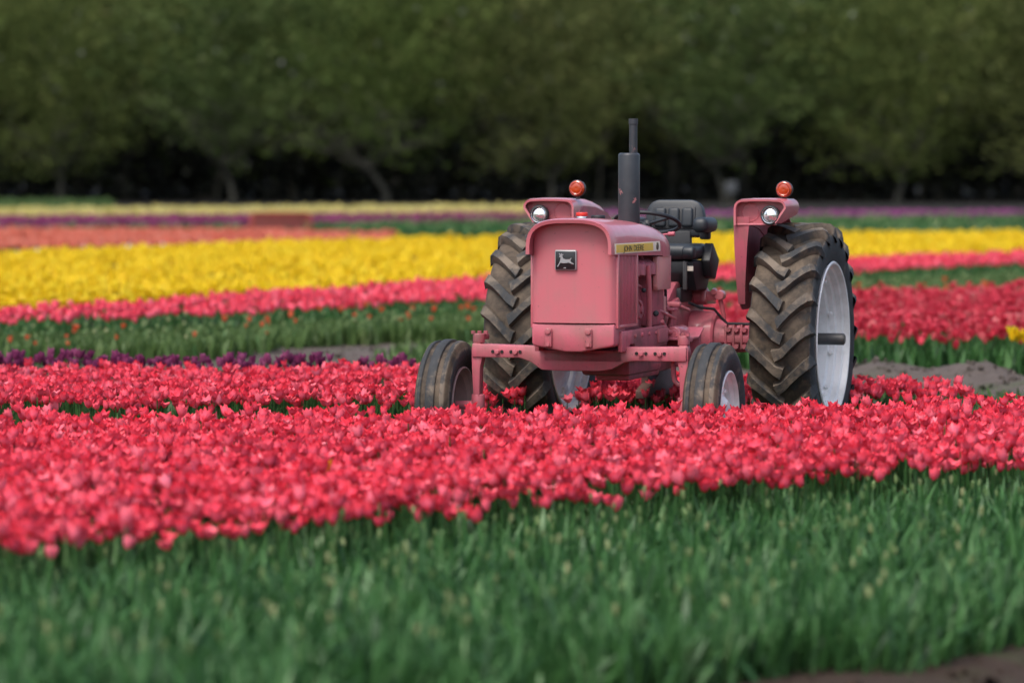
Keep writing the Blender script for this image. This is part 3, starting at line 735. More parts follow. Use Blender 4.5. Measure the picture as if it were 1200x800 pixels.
# transmission, rear axle, controls
mb = MB()
mb.prism([(-1.10, .66), (-1.10, 1.06), (-.95, 1.10), (-.62, 1.02), (-.35, 1.06), (.30, 1.06), (.34, .60), (-.9, .58)], -.155, .155, 'X', bev=.025)
mb.box(-.18, .18, -.98, -.92, .62, 1.04, .015)
mb.prism([(-.62, 1.02), (-.36, 1.16), (-.22, 1.16), (-.18, 1.02)], -.10, .13, 'X', bev=.015)
trn = mb.build('transmission', M['pink_cast'], TR)
for k in range(6):
    MB().cyl((.15, -.86 + k * .10, .70), (.172, -.86 + k * .10, .70), .016, n=6).build('bolt', M['pink_cast'], trn)
for sx in (-1, 1):
    mb = MB()
    a, b_ = sx * .12, sx * .70
    mb.lathe([(sx * .14, 0), (sx * .14, .17), (sx * .16, .185), (sx * .315, .178), (sx * .33, .165), (sx * .33, .13), (sx * .40, .105), (sx * .62, .088), (sx * .63, .115), (sx * .69, .115), (sx * .69, 0)], 32, 'X', (0, 0, .775))
    for k in range(5):
        xx = sx * (.40 + .055 * k)
        mb.box(min(xx, xx + sx * .018), max(xx, xx + sx * .018), -.125, .125, .70, .868, .008)
        mb.cyl((xx + sx * .030, -.13, .835), (xx + sx * .030, -.09, .835), .018, n=6); mb.cyl((xx + sx * .030, -.13, .722), (xx + sx * .030, -.09, .722), .018, n=6)
    mb.box(min(sx * .36, sx * .66), max(sx * .36, sx * .66), -.115, .10, .745, .80, .008)
    ah = mb.build('axle_housing', M['pink_cast'], TR)
    hs = MB(); hs.tube([(sx * .20, -.30, 1.02), (sx * .26, -.22, .985), (sx * .34, -.16, .975), (sx * .385, -.12, .91), (sx * .42, -.10, .875), (sx * .66, -.09, .872)], .010, 8)
    hs.build('brake_hose', M['black'], ah)
    # rockshaft lift arm and its link
    la = MB()
    la.cyl((sx * .10, .08, 1.055), (sx * .235, .08, 1.055), .060, n=24, bev=.008)
    la.prism([(.02, 1.095), (.10, 1.10), (.30, 1.03), (.31, .995), (.08, 1.0), (.01, 1.02)], sx * .20, sx * .24, 'X', bev=.008)
    la.prism([(sx * .22, 1.092), (sx * .335, 1.085), (sx * .35, 1.06), (sx * .335, 1.035), (sx * .22, 1.02)], .05, .09, 'Y', bev=.008)
    la.cyl((sx * .325, .03, 1.062), (sx * .325, .11, 1.062), .034, n=16, bev=.005); la.cyl((sx * .29, .02, 1.085), (sx * .29, .06, 1.092), .02, n=10)
    la.tube([(sx * .325, .06, 1.05), (sx * .345, .08, .93), (sx * .365, .12, .72)], .016, 8)
    la.build('lift_arm', M['pink'], TR)
    # foot step and pedal
    fs = MB()
    fs.prism([(-1.08, .80), (-.80, .80), (-.68, .86), (-.68, .875), (-.81, .816), (-1.08, .816)], sx * .16, sx * .40, 'X', bev=.004)
    fs.box(min(sx * .16, sx * .385), max(sx * .16, sx * .385), -.72, -.68, .68, .86, .008)
    fs.build('foot_step', M['pink_dirty'], TR)
    pd = MB(); pd.tube([(sx * .16, -.72, .86), (sx * .20, -.78, .95), (sx * .21, -.84, .99)], .012, 8); pd.box(sx * .21 - .045, sx * .21 + .045, -.90, -.80, .985, 1.002, .006)
    pd.build('pedal', M['pink_dirty'], TR)
    hy = MB(); hy.cyl((sx * .27, -.98, .838), (sx * .27, -.72, .838), .05, n=18, bev=.012); hy.cyl((sx * .27, -1.02, .838), (sx * .27, -.98, .838), .03, n=12)
    hy.build('step_cylinder', M['pink'], TR)
mb = MB(); mb.box(.10, .135, -.60, -.34, 1.00, 1.03, .006); mb.box(.105, .13, -.58, -.555, .86, 1.02, .006); mb.tube([(.12, -.4, 1.03), (.16, -.38, 1.0), (.2, -.3, .97)], .012, 8)
mb.box(.06, .22, -.62, -.57, 1.005, 1.035, .008)
mb.build('valve_bracket', M['pink'], TR)
mb = MB(); mb.prism([(.30, .62), (.70, .40), (.70, .34), (.10, .38), (-.2, .36), (-.2, .42), (.1, .50)], -.20, -.12, 'X', bev=.01)
mb.box(-.205, -.155, -.03, .03, .25, .60, .008)
mb.build('drawbar', M['rust'], TR)
mb = MB(); mb.box(-.06, .10, -.95, -.72, 1.00, 1.30, .03); mb.tube([(0, -.98, 1.28), (0, -.80, 1.45), (0, -.70, 1.545)], .026, 12); mb.build('steering_column', M['black'], TR)

# steering wheel
SW = Matrix.Translation((0.01, -.67, 1.562)) @ Matrix.Rotation(R(-19), 4, 'X')
mb = MB(); mb.cyl(SW @ Vector((0, 0, -.03)), SW @ Vector((0, 0, .012)), .034, .028, 18, bev=.006)
sw = mb.build('steering_wheel', M['black'], TR)
mb = MB(); mb.tube([SW @ Vector((.215 * math.cos(2 * math.pi * k / 48), .215 * math.sin(2 * math.pi * k / 48), 0)) for k in range(48)], .0135, 10, closed=True); mb.build('rim_ring', M['black'], sw)
for k in range(3):
    a = R(90 + 120 * k); s_ = MB(); s_.tube([SW @ Vector((.02 * math.cos(a), .02 * math.sin(a), -.01)), SW @ Vector((.21 * math.cos(a), .21 * math.sin(a), 0))], [.012, .009], 8); s_.build('spoke', M['black'], sw)
mb = MB(); mb.tube([(.09, -.84, 1.47), (.17, -.86, 1.485), (.215, -.87, 1.49)], .007, 8); mb.cyl((.205, -.867, 1.489), (.25, -.873, 1.492), .015, n=12, bev=.004); mb.build('throttle_lever', M['pink_dirty'], TR)

# seat
def pad(mb, x0, x1, y0, y1, z0, z1, bev, mtx=None): mb.box(x0, x1, y0, y1, z0, z1, bev, mtx, seg=4)
BT = Matrix.Translation((0, .06, 1.46)) @ Matrix.Rotation(R(-8), 4, 'X')
mb = MB(); mb.prism([(-.33, 1.30), (-.33, 1.22), (-.24, 1.10), (.05, 1.10), (.16, 1.22), (.16, 1.30)], -.24, .24, 'X', bev=.012)
mb.prism([(-.02, 1.42), (.16, 1.30), (.05, 1.17), (-.06, 1.19), (-.12, 1.30)], .235, .30, 'X', bev=.010); mb.prism([(-.02, 1.42), (.16, 1.30), (.05, 1.17), (-.06, 1.19), (-.12, 1.30)], -.30, -.235, 'X', bev=.010)
mb.box(-.10, .16, -.36, -.05, 1.02, 1.12, .01)
seat = mb.build('seat', M['black'], TR)
mb = MB(); pad(mb, -.235, .245, -.36, .10, 1.305, 1.415, .05); mb.build('cushion', M['seat'], seat)
mb = MB()
mb.prism([(-.19, .0), (.19, .0), (.205, .03), (.207, .14), (.195, .20), (.165, .24), (.12, .255), (-.12, .255), (-.165, .24), (-.195, .20), (-.207, .14), (-.205, .03)], 0, .085, 'Y', bev=.022, mtx=BT)
bk = mb.build('backrest', M['seat'], seat)
mb = MB(); mb.box(-.150, .150, -.010, .01, .05, .205, .01, BT); mb.build('backrest_panel', M['black'], seat)
for k in (-1, 0, 1):
    mb = MB(); pad(mb, k * .095 - .040, k * .095 + .040, -.030, .012, .062, .195, .018, BT); mb.build('backrest_pad', M['seat'], seat)
mb = MB(); mb.box(-.12, .12, .055, .11, 1.20, 1.50, .012); mb.box(.19, .26, .02, .08, 1.44, 1.50, .012); mb.box(-.26, -.19, .02, .08, 1.44, 1.50, .012); mb.build('back_support', M['black'], seat)
for sx in (-1, 1):
    mb = MB(); pad(mb, sx * .245 - .055, sx * .245 + .055, -.20, .13, 1.488, 1.592, .042); mb.build('armrest', M['seat'], seat)
mb = MB(); mb.cyl((.18, -.38, 1.36), (.262, -.38, 1.36), .045, n=20, bev=.015); mb.build('seat_roll', M['seat'], seat)
for (x_, z_, h_) in ((.19, 1.11, .19),):
    mb = MB(); mb.box(x_ - .014, x_ + .014, -.375, -.35, z_, z_ + h_, .004); mb.build('seat_strut', M['dark_steel'], seat)
mb = MB(); mb.box(.205, .245, -.362, -.352, 1.235, 1.268, .002); mb.build('sticker', M['decal_white'], seat)

# fenders: arc over the wheel, flat nose with a scoop that holds the lamp
def fender(side, xc):
    s = side; hw = .182
    x_in, x_out = xc - s * hw, xc + s * hw
    mb = MB()
    # top shell: rows along the length, from the scoop lip back and down behind the wheel
    path = [(-.62, 1.715), (-.55, 1.722), (-.40, 1.722), (-.22, 1.716), (-.05, 1.700), (.12, 1.675), (.28, 1.625), (.42, 1.555), (.56, 1.44), (.66, 1.32), (.73, 1.18)]
    outx = [x_out - s * .010, x_out, x_out + s * .030, xc + s * .10, xc + s * .04, xc, xc - s * .02, xc - s * .02, xc - s * .02, xc - s * .02, xc - s * .02]
    lean = [.070, .055, .012, .004, .004, .004, .004, .004, .004, .004, .004]
    drop = [.155, .160, .10, .03, .02, .02, .02, .02, .02, .02, .02]
    rows = []
    for i, ((y, z), xo) in enumerate(zip(path, outx)):
        ny_, nz_ = 0.0, 1.0
        if i > 3:
            t_ = Vector((0, path[min(i + 1, 10)][0] - path[i - 1][0], path[min(i + 1, 10)][1] - path[i - 1][1])).normalized(); ny_, nz_ = -t_.z, t_.y
        r_ = []
        prof = []
        # inner side wall, rounded inner shoulder, top, outer shoulder, outer drop
        rr = .055
        prof.append((x_in, -.17)); prof.append((x_in, -.11)); prof.append((x_in, -rr))
        for a in (25, 50, 75): prof.append((x_in + s * rr * (1 - math.cos(R(a))), -rr * (1 - math.sin(R(a)))))
        wv = (xo - x_in)
        prof += [(x_in + wv * .35, .003), (x_in + wv * .65, .003)]
        ro = min(rr, drop[i])
        for a in (75, 50, 25): prof.append((xo - s * ro * (1 - math.cos(R(a))), -ro * (1 - math.sin(R(a)))))
        prof.append((xo, -ro - .001)); prof.append((xo - s * lean[i], -drop[i] - .002))
        rows.append([(px, y + dz * ny_, z + dz * nz_) for px, dz in prof])
    mb.grid(rows, thick=.014)
    f = mb.build('fender', M['pink'], TR, smooth=45)
    # recessed face inside the scoop
    mb = MB()
    poly = [(x_in + s * .012, 1.556), (x_in + s * .012, 1.665), (x_in + s * .03, 1.695), (x_in + s * .06, 1.705), (x_out - s * .06, 1.705), (x_out - s * .03, 1.695), (x_out - s * .016, 1.66), (x_out - s * .075, 1.556)]
    mb.prism(poly, -.545, -.535, 'Y'); mb.build('scoop_face', M['pink'], f)
    mb = MB()
    mb.box(min(x_in + s * .008, x_out - s * .09), max(x_in + s * .008, x_out - s * .09), -.60, -.53, 1.545, 1.558, .004); mb.build('scoop_floor', M['pink'], f)
    mb = MB()                              # second round seat, empty
    cx = xc - s * .085; mb.lathe([(-.547, .064), (-.549, .058), (-.535, .045), (-.525, 0)], 28, 'Y', (cx, 0, 1.632)); mb.build('blank_lamp_seat', M['pink'], f)
    # inner shield plate, D shaped, with a front flange
    mb = MB()
    plate = [(-.585, 1.60), (-.56, 1.40), (-.50, 1.16), (-.44, 1.03), (-.36, .98), (.45, .98), (.68, 1.18), (.55, 1.42), (.40, 1.54), (.2, 1.62), (-.1, 1.66), (-.4, 1.67)]
    mb.prism(plate, x_in - .006, x_in + .006, 'X')
    fl = [[(x_in - s * .008, y, z), (x_in + s * w_, y - .012, z)] for y, z, w_ in ((-.592, 1.60, .105), (-.566, 1.40, .080), (-.506, 1.16, .055), (-.446, 1.02, .040))]
    mb.grid(fl, thick=.008)
    mb.build('fender_shield', M['pink_dirty'], f)
    # lamp
    lx, lz = xc + s * .062, 1.612
    mb = MB(); mb.lathe([(-.54, .045), (-.575, .062), (-.605, .066), (-.618, .062), (-.620, .055), (-.606, .052)], 32, 'Y', (lx, 0, lz))
    hl = mb.build('headlight', M['black'], TR)
    mb = MB(); mb.lathe([(-.604, .0535), (-.612, .044), (-.618, .028), (-.621, .0)], 32, 'Y', (lx, 0, lz)); mb.build('lens', M['lamp_glass'], hl)
    mb = MB(); mb.lathe([(-.618, .0545), (-.622, .053), (-.618, .0505)], 32, 'Y', (lx, 0, lz)); mb.build('chrome_ring', M['chrome'], hl)
    # amber beacon facing forward
    bx_, by_, bz_ = (xc + s * .13, -.48, 1.782) if s > 0 else (xc + .175, -.50, 1.788)
    mb = MB(); mb.lathe([(by_ + .035, 0), (by_ + .035, .042), (by_ + .02, .054), (by_ - .008, .0575), (by_ - .014, .054)], 28, 'Y', (bx_, 0, bz_))
    mb.cyl((bx_, by_ + .01, 1.715), (bx_, by_ + .01, bz_ - .05), .014, n=10)
    bc = mb.build('beacon', M['dark_steel'], TR)
    mb = MB(); mb.lathe([(by_ - .010, .054), (by_ - .024, .051), (by_ - .034, .036), (by_ - .038, .018), (by_ - .036, 0)], 28, 'Y', (bx_, 0, bz_))
    mb.lathe([(by_ - .030, .044), (by_ - .037, .040), (by_ - .034, .034)], 28, 'Y', (bx_, 0, bz_))
    mb.build('beacon_lens', M['amber'], bc)
    return f
fender(1, .768); fender(-1, -.697)

# ------------------------------------------------------------------ flower beds
def tractor_clear(X, Y):
    lx, ly = to_local(X, Y)
    out = np.zeros(len(X), bool)
    for (wx, wy, hx, hy) in ((.917, 0, .28, .50), (-.917, 0, .28, .50), (FAX + .867, -2.15, .17, .27), (FAX - .867, -2.15, .17, .27)):
        out |= (np.abs(lx - wx) < hx) & (np.abs(ly - wy) < hy)
    return out
def single(kindname, me_list, P, rg, label, cat, group, scale=(.9, 1.12)):
    for i, p in enumerate(P):
        o = link(kindname, me_list[i % len(me_list)], None, p)
        s_ = rg.uniform(*scale); o.scale = (s_, s_, s_ * rg.uniform(.95, 1.05)); o.rotation_euler = (rg.normal(0, .05), rg.normal(0, .05), rg.uniform(0, 6.28))
        tag(o, label, cat, group)

def whole_tulip(name, bloom, mats, h=.39, size=1.0, leaves=2, seed=0):
    """one small tulip as one mesh: bloom, stem, leaves"""
    rg = np.random.default_rng(seed); bag = Bag(); one = np.zeros(1)
    P0 = np.array([[0., 0, 0]]); P1 = np.array([[rg.normal(0, .01), rg.normal(0, .01), h]])
    bag.add(scatter(bloom, P1, np.array([size]), one, np.array([.12]), np.array([rg.uniform(0, 6)]), one), 0)
    bag.add(scatter(stem_t(1.0), P0, np.ones(1), one, None, None, one, np.array([h])), 1)
    for k in range(leaves): bag.add(scatter(BLADES[(seed + k) % 5], P0, np.array([.95]), np.array([rg.uniform(0, 6.28)]), np.array([.15]), np.array([rg.uniform(0, 6.28)]), one), 1)
    return bag.mesh(name, mats)

# bed in front of the tractor
BED1_N = [(-9, 12.8), (-2.14, 15.15), (-1.11, 16.15), (0, 17.4), (1.26, 18.65), (2.68, 19.75), (9, 24.0)]
BED1_F = [(-9, 21.8), (-3.08, 22.9), (-.63, 23.3), (1.08, 23.8), (3.3, 24.5), (9, 25.6)]
P, rg = rnd_points(BED1_N, BED1_F, 185, -6.5, 6.5, 11, tractor_clear)
thin = np.sin(P[:, 0] * 2.3 + np.sin(P[:, 1] * 1.7) * 1.5) * np.sin(P[:, 1] * 3.1 + P[:, 0]) > .86     # a few bare patches
ragged = P[:, 1] < np.interp(P[:, 0], *zip(*BED1_N)) + rg.random(len(P)) ** 2 * 1.1                          # the near edge thins out
P = P[~((thin & (rg.random(len(P)) < .7)) | ragged)]
P = P[in_view(P, 2.8)]
d2 = P[:, 1] + np.where(in_view(P, 0.0), 0, 100)
order = np.argsort(d2); front = P[order[:300]]; rest = P[order[300:]]
side = rest[~in_view(rest, .35)]; rest = rest[in_view(rest, .35)]; side = side[rg.random(len(side)) < .6]
bed('red_tulips', 'outer ends of the front red tulip bed beyond both picture edges', side, rg, 'red', blooms='mid', leaves=1, leafset='lo', size=1.05)
bed('red_tulips', 'dense bed of coral red tulips between the green foreground and the tractor', rest, rg, 'red', blooms='hi', leaves=1, size=.98, hvar=.036)
# the 300 nearest stand as single flowers with their parts
bm_ = [arr_mesh('bloom', t[0], t[1], [M['red_i']], None, {'hgt': t[2]}) for t in BLOOM_HI]
sm_ = arr_mesh('stem', *stem_t(.345, .0042, 5)[:2], [M['leaf_i']])
lm_ = [arr_mesh('leaf', t[0], t[1], [M['leaf_i']]) for t in BLADES]
for i, p in enumerate(front):
    t = empty('red_tulip', p, rg.uniform(0, 6.28)); s_ = rg.uniform(.88, 1.12); t.scale = (s_, s_, s_ * rg.uniform(.95, 1.05))
    tag(t, 'coral red tulip on the near edge of the front red bed', 'tulip', 'red tulips along the near edge of the front bed')
    link('stem', sm_, t)
    b_ = link('bloom', bm_[i % 4], t, (0, 0, .343)); b_.scale = (1.0,) * 3; b_.rotation_euler = (rg.normal(0, .25), rg.normal(0, .25), rg.uniform(0, 6.28))
    for k in range(2):
        l_ = link('leaf', lm_[(i + 2 * k) % 5], t); l_.rotation_euler = (rg.normal(0, .12), rg.normal(0, .12), rg.uniform(0, 6.28))
# one odd yellow and orange flower in it
oy = whole_tulip('yellow_orange_tulip', BLOOM_HI[1], [leafy('yellow_orange_petal', [(0, (0.78, 0.36, 0.01)), (1, (0.8, 0.45, 0.02))]), M['leaf']], .41, 1.15, 2, 3)
tag(link('yellow_orange_tulip', oy, None, (-.935, 18.6, 0)), 'single yellow and orange tulip lost among the red tulips left of centre', 'tulip')

# second bed, the one the tractor stands in
BED2_N = [(-9, 24.4), (-3.4, 25.1), (-.65, 25.5), (2.4, 26.0), (3.1, 26.2), (9, 27)]
BED2_F = [(-9, 29.8), (-3.98, 29.6), (-.8, 29.4), (2.5, 27.7), (3.2, 27.2)]
P, rg = rnd_points(BED2_N, BED2_F, 115, -7, 3.22, 12, tractor_clear)
P = P[in_view(P, 2.8)]
bed('red_tulips', 'bed of coral red tulips around and behind the tractor wheels', P, rg, 'red', blooms='hi', leaves=1, size=.95, hvar=.024, hgt=.345)
P, rg = rnd_points([(-7, 22.3), (-3.1, 22.8), (3.3, 24.3)], [(-7, 24.8), (-3.4, 25.3), (3.3, 26.3)], 45, -5, 3.6, 13, tractor_clear)
bag = bed('tulip_leaves', 'strip of green tulip leaves between the two red beds', P, rg, 'bud', blooms='lo', bloom_frac=0.0, leaves=4, leafh=.85, cat='leaves', stems=False)

# the row of purple tulips behind it
P, rg = rnd_points([(-7, 29.9), (-4.1, 29.9), (-2.7, 29.7), (-1.4, 29.55), (-.6, 29.5)], [(-7, 31.2), (-4.1, 30.8), (-2.7, 30.4), (-1.4, 30.05), (-.4, 29.8)], 100, -5.6, -.5, 14)
P = P[in_view(P, .9)]
pm = [whole_tulip('purple_tulip', t, [M['pur_i'], M['leaf_i']], .375, .95, 1, k) for k, t in enumerate(BLOOM_HI[:2] + BLOOM_MID[:1])]
P = P[np.argsort(-in_view(P, 0.0).astype(int), kind='stable')]
if len(P) > 300: bed('purple_tulips', 'remaining dark purple tulips filling the narrow row behind the red beds', P[300:], rg, 'pur', hgt=.34, leaves=1)
single('purple_tulip', pm, P[:300], rg, 'dark purple tulip in the narrow row behind the red beds', 'tulip', 'purple tulips in the narrow row behind the red beds')

# green strip with a few orange flowers
GN = [(-14, 33.5), (-5.36, 37.0), (-2.9, 38.4), (-2.3, 40.2), (-1.5, 41.6), (-.5, 41.6), (1.5, 44.5), (3.0, 46.4), (4.26, 47.3), (6.55, 49.0), (14, 54)]
GF = [(-14, 35.8), (-5.3, 40.2), (-2.9, 42.2), (-.52, 45.6), (5.05, 56.3), (8.2, 60.2), (14, 68)]
P, rg = rnd_points(GN, GF, 60, -9, 10, 15); P = P[in_view(P, 2.0)]
bed('green_tulip_leaves', 'strip of green tulip plants without flowers in front of the far red band', P, rg, 'bud', hgt=.24, blooms='lo', bloom_frac=.15, leaves=6, leafset='lo', leafh=.74, cat='leaves', size=.6, leafmat='gleaf', stems=False)
P, rg = rnd_points([(x, y - .25) for x, y in GN], [(x, y + 3.2) for x, y in GN], 2.6, -6.5, 8.5, 16); P = P[in_view(P, 0) & ((P[:, 0] < 0) | (rg.random(len(P)) < .5))]
om = [whole_tulip('orange_tulip', t, [M['ora_i'], M['leaf_i']], .36, 1.05, 1, k) for k, t in enumerate(BLOOM_MID)]
single('orange_tulip', om, P[:200], rg, 'stray orange red tulip standing in the flowerless green strip', 'tulip', 'stray orange tulips in the green strip', scale=(.5, 1.0))
# weeds on the soil left of the tractor
P, rg = rnd_points([(-1.5, 34), (.9, 34.5)], [(-1.5, 37.5), (.9, 40.5)], 40, -1.3, 1.4, 17)
bed('weeds', 'low green weeds on the bare soil left of the tractor', P, rg, 'bud', hgt=.2, blooms='lo', bloom_frac=0, leaves=4, leafh=.62, leafset='lo', stems=False, cat='weeds', leafmat='gleaf')

# far red band, yellow field
R3N = [(-14, 33.5), (-5.15, 39.6), (-2.8, 42.0), (-.51, 45.6), (5.05, 56.6), (8.06, 60.2), (14, 68)]
R3F = [(-14, 36), (-5.6, 42.0), (-3.14, 47.0), (-.5, 52.6), (5.55, 62.2), (8.9, 66.4), (14, 74)]
P, rg = rnd_points(R3N, R3F, 42, -10, 12, 18); P = P[in_view(P, 2.5)]
bed('red_tulips', 'narrow band of pink red tulips below the yellow field', P, rg, 'red', blooms='lo', leaves=2, leafset='lo', size=1.1, hgt=.32, hvar=.02, leafh=.9, stems=False)
YN = [(-14, 36.2), (-5.6, 42.1), (-3.14, 47.2), (-.4, 53.2), (5.6, 62.6), (8.9, 66.7), (16, 76)]
YF = [(-16, 58.5), (-8.9, 64.6), (-4.9, 72.5), (-.35, 77.5), (7.25, 80.9), (11, 81.8), (16, 82)]
P, rg = rnd_points(YN, YF, 30, -13, 14, 19); P = P[in_view(P, 3)]
order = np.argsort(P[:, 1] + np.where(in_view(P, 0.0), 0, 1000))
bed('yellow_tulips', 'broad field of bright yellow tulips behind the tractor', P[order[300:]], rg, 'yel', blooms='lo', leaves=0, leafset='lo', size=1.5, hgt=.30, stems=False)
ym = [whole_tulip('yellow_tulip', t, [M['yel_i'], M['leaf_i']], .31, 1.35, 1, k) for k, t in enumerate(BLOOM_MID)]
single('yellow_tulip', ym, P[order[:300]], rg, 'bright yellow tulip on the near left edge of the yellow field', 'tulip', 'yellow tulips on the near edge of the yellow field')

# deep red bed right of the tractor, with a clump of yellow at its front
RN = [(.9, 38.0), (3.2, 35.6), (4.76, 35.3), (12, 34.5)]; RF = [(.9, 42), (2.6, 44.5), (4.1, 45.3), (6.3, 47.1), (12, 51)]
P, rg = rnd_points(RN, RF, 62, 1.0, 8.5, 21); P = P[in_view(P, 2)]
bed('deep_red_tulips', 'deep red tulip bed right of the tractor beyond the soil heaps', P, rg, 'dred', blooms='mid', leaves=3, leafset='lo', size=1.1, hgt=.36, hvar=.05, stems=False)
P, rg = rnd_points([(4.45, 34.9), (6.5, 34.6)], [(4.45, 35.35), (6.5, 35.2)], 75, 4.5, 6.2, 22)
P = P[in_view(P, .6)]
ycl = [whole_tulip('yellow_tulip', t, [M['yel_i'], M['leaf_i']], .36, 1.15, 3, k + 4) for k, t in enumerate(BLOOM_MID)]
single('yellow_tulip', ycl, P, rg, 'yellow tulip in the small clump at the right edge before the deep red bed', 'tulip', 'yellow tulips in the clump at the right edge')
P, rg = rnd_points([(3.0, 27.6), (9, 28.0)], [(3.0, 32.3), (9, 32.6)], 150, 2.7, 7.0, 23)
bag = Bag(); n = len(P)
bag.add(scatter(BLADES_LO[0], P, rg.uniform(.2, .4, n), rg.uniform(0, 6.28, n), np.abs(rg.normal(0, .5, n)), rg.uniform(0, 6.28, n), rg.random(n)), 0)
tag(link('grass', bag.mesh('grass', [M['grass']])), 'short green grass beside the soil heaps right of the tractor', 'grass', kind='stuff')

# beds farther off
P, rg = rnd_points([(-16, 64), (-9.47, 70.6), (-5, 74.7), (-2.4, 77.4)], [(-16, 86), (-11.7, 87), (-5.9, 86), (-2.6, 82)], 26, -15, -2.5, 24); P = P[in_view(P, 3)]
bed('coral_tulips', 'band of coral orange tulips behind the yellow field on the left', P, rg, 'coral', blooms='lo', leaves=2, leafset='lo', size=1.5, hgt=.27, hvar=.02, leafh=.8, stems=False)
P, rg = rnd_points([(-14, 61.5), (-9.05, 66.8), (-5.5, 72.6)], [(-14, 62.2), (-9.05, 67.5), (-5.5, 73.1)], 12, -12, -5.6, 25)
bed('white_tulips', 'thin line of white tulips along the back of the yellow field', P, rg, 'white', blooms='lo', leaves=1, leafset='lo', size=1.2, hgt=.25, leafh=.8)
crate_clear = lambda X, Y: (np.abs(X + 5.45) < .95) & (Y > 87.0) & (Y < 91.0)
P, rg = rnd_points([(-18, 86), (-11.7, 88), (-6, 87.5), (-2.6, 84), (7.2, 82), (18, 83)], [(-18, 89), (-11.7, 90), (-6, 92), (0, 99), (18, 107)], 16, -16, 17, 26, crate_clear); P = P[in_view(P, 3)]
bed('green_plants', 'green strip of plants behind the yellow field', P, rg, 'bud', blooms='lo', bloom_frac=.1, leaves=3, leafset='lo', leafh=1.3, hgt=.35, cat='leaves', size=1.2, stems=False)
PN = [(-18, 88), (-11.7, 89.5), (-6, 92.5), (0, 100), (14, 107), (20, 109)]; PF = [(-18, 100), (-13.8, 101), (-7, 104), (0, 107), (15, 110.5), (20, 111)]
P, rg = rnd_points(PN, PF, 22, -18, 19, 27); P = P[in_view(P, 3)]
left = P[:, 0] < 1.5
bed('purple_tulips', 'distant band of dark purple tulips on the left below the wood', P[left], rg, 'pur', blooms='lo', leaves=1, leafset='lo', size=1.6, hgt=.28, leafh=.9, stems=False)
bed('magenta_tulips', 'distant band of magenta tulips on the right below the wood', P[~left], rg, 'mag', blooms='lo', leaves=1, leafset='lo', size=1.6, hgt=.28, leafh=.9, stems=False)
P, rg = rnd_points([(-18, 103), (-13.9, 104), (0, 109), (1.5, 110)], [(-18, 111), (-15.4, 114), (0, 121), (1.5, 120)], 14, -17, 1.5, 28); P = P[in_view(P, 3)]
bed('pale_yellow_tulips', 'distant band of pale yellow tulips at the foot of the wood', P, rg, 'pale', blooms='lo', leaves=1, leafset='lo', size=1.8, hgt=.29, leafh=.9)
P, rg = rnd_points([(-22, 116), (-14, 119), (-13, 122)], [(-22, 132), (-14, 132), (-13, 126)], 9, -22, -13.2, 29)
bed('green_plants', 'small far green patch left, at the foot of the wood', P, rg, 'bud', blooms='lo', bloom_frac=0, leaves=5, leafset='lo', leafh=1.6, cat='leaves', stems=False, leafmat='gleaf')

# clods on the bare soil
rgc = np.random.default_rng(77)
cl_t = cup_bloom(.05, .035, 5)
for nm, lb, (x0, x1, y0, y1), nn in (('soil_clods', 'brown soil clods in the bottom right corner', (.3, 3.4, 11.6, 16.2), 2600), ('soil_clods', 'grey soil clods on the bare strip left of the tractor', (-5, 1, 31.5, 41), 2500), ('soil_clods', 'grey soil clods on the heaps right of the tractor', (2.6, 6.2, 31.4, 35.4), 2200)):
    X = rgc.uniform(x0, x1, nn); Y = rgc.uniform(y0, y1, nn)
    Pc = np.stack([X, Y, zg(X, Y) - .012], -1); bag = Bag()
    bag.add(scatter(cl_t, Pc, rgc.gamma(2, .14, nn) + .10, rgc.uniform(0, 6.28, nn), rgc.uniform(0, 1.2, nn), rgc.uniform(0, 6.28, nn), np.zeros(nn)), 0)
    tag(link(nm, bag.mesh(nm, [M['soil']])), lb, 'soil', kind='stuff')

# green foreground: tulip plants whose flowers are gone
FN = [(-6, 8.2), (.5, 13.5), (.8, 13.8), (1.3, 14.2), (2.07, 15.0), (5, 18.0)]
FF = [(-6, 14.6), (-2.14, 15.9), (-1.11, 16.8), (0, 17.9), (1.26, 19.2), (2.68, 20.4), (5, 21.9)]
P, rg = rnd_points(FN, FF, 265, -5.8, 6.2, 31); P = P[(P[:, 1] > 10.5) & in_view(P, 2.8)]
bag = Bag(); n = len(P)
clump = .5 + .5 * np.sin(P[:, 0] * 2.9 + 1.3 * np.sin(P[:, 1] * 2.1)) * np.sin(P[:, 1] * 3.7 + P[:, 0] * 1.4)
P = P[rg.random(len(P)) < .62 + .38 * clump]; n = len(P); clump = rg.permutation(n) / n
vig = rg.uniform(.62, 1.10, n)
for k in range(5):
    wl = rg.integers(0, 5, n)
    for j, t in enumerate(BLADES):
        s_ = wl == j; c = int(s_.sum())
        pp = P[s_] + np.concatenate([rg.normal(0, .035, (c, 2)), np.zeros((c, 1))], 1)
        bag.add(scatter((t[0] * np.array([1, .52, 1]), t[1], t[2]), pp, vig[s_] * rg.uniform(.7, 1.1, c), rg.uniform(0, 6.28, c), np.abs(rg.normal(.12, .26, c)), rg.normal(.2, 1.5, c), np.clip(rg.normal(.25 + .35 * clump[s_], .22, c), 0, 1)), 0)
s_ = rg.random(n) < .07; pb = P[s_]; c = len(pb); hb = rg.normal(.285, .04, c); tops = pb.copy(); tops[:, 2] += hb
bag.add(scatter(stem_t(1.0), pb, np.ones(c), rg.uniform(0, 6, c), None, None, rg.random(c) * .7 + .2, hb), 0)
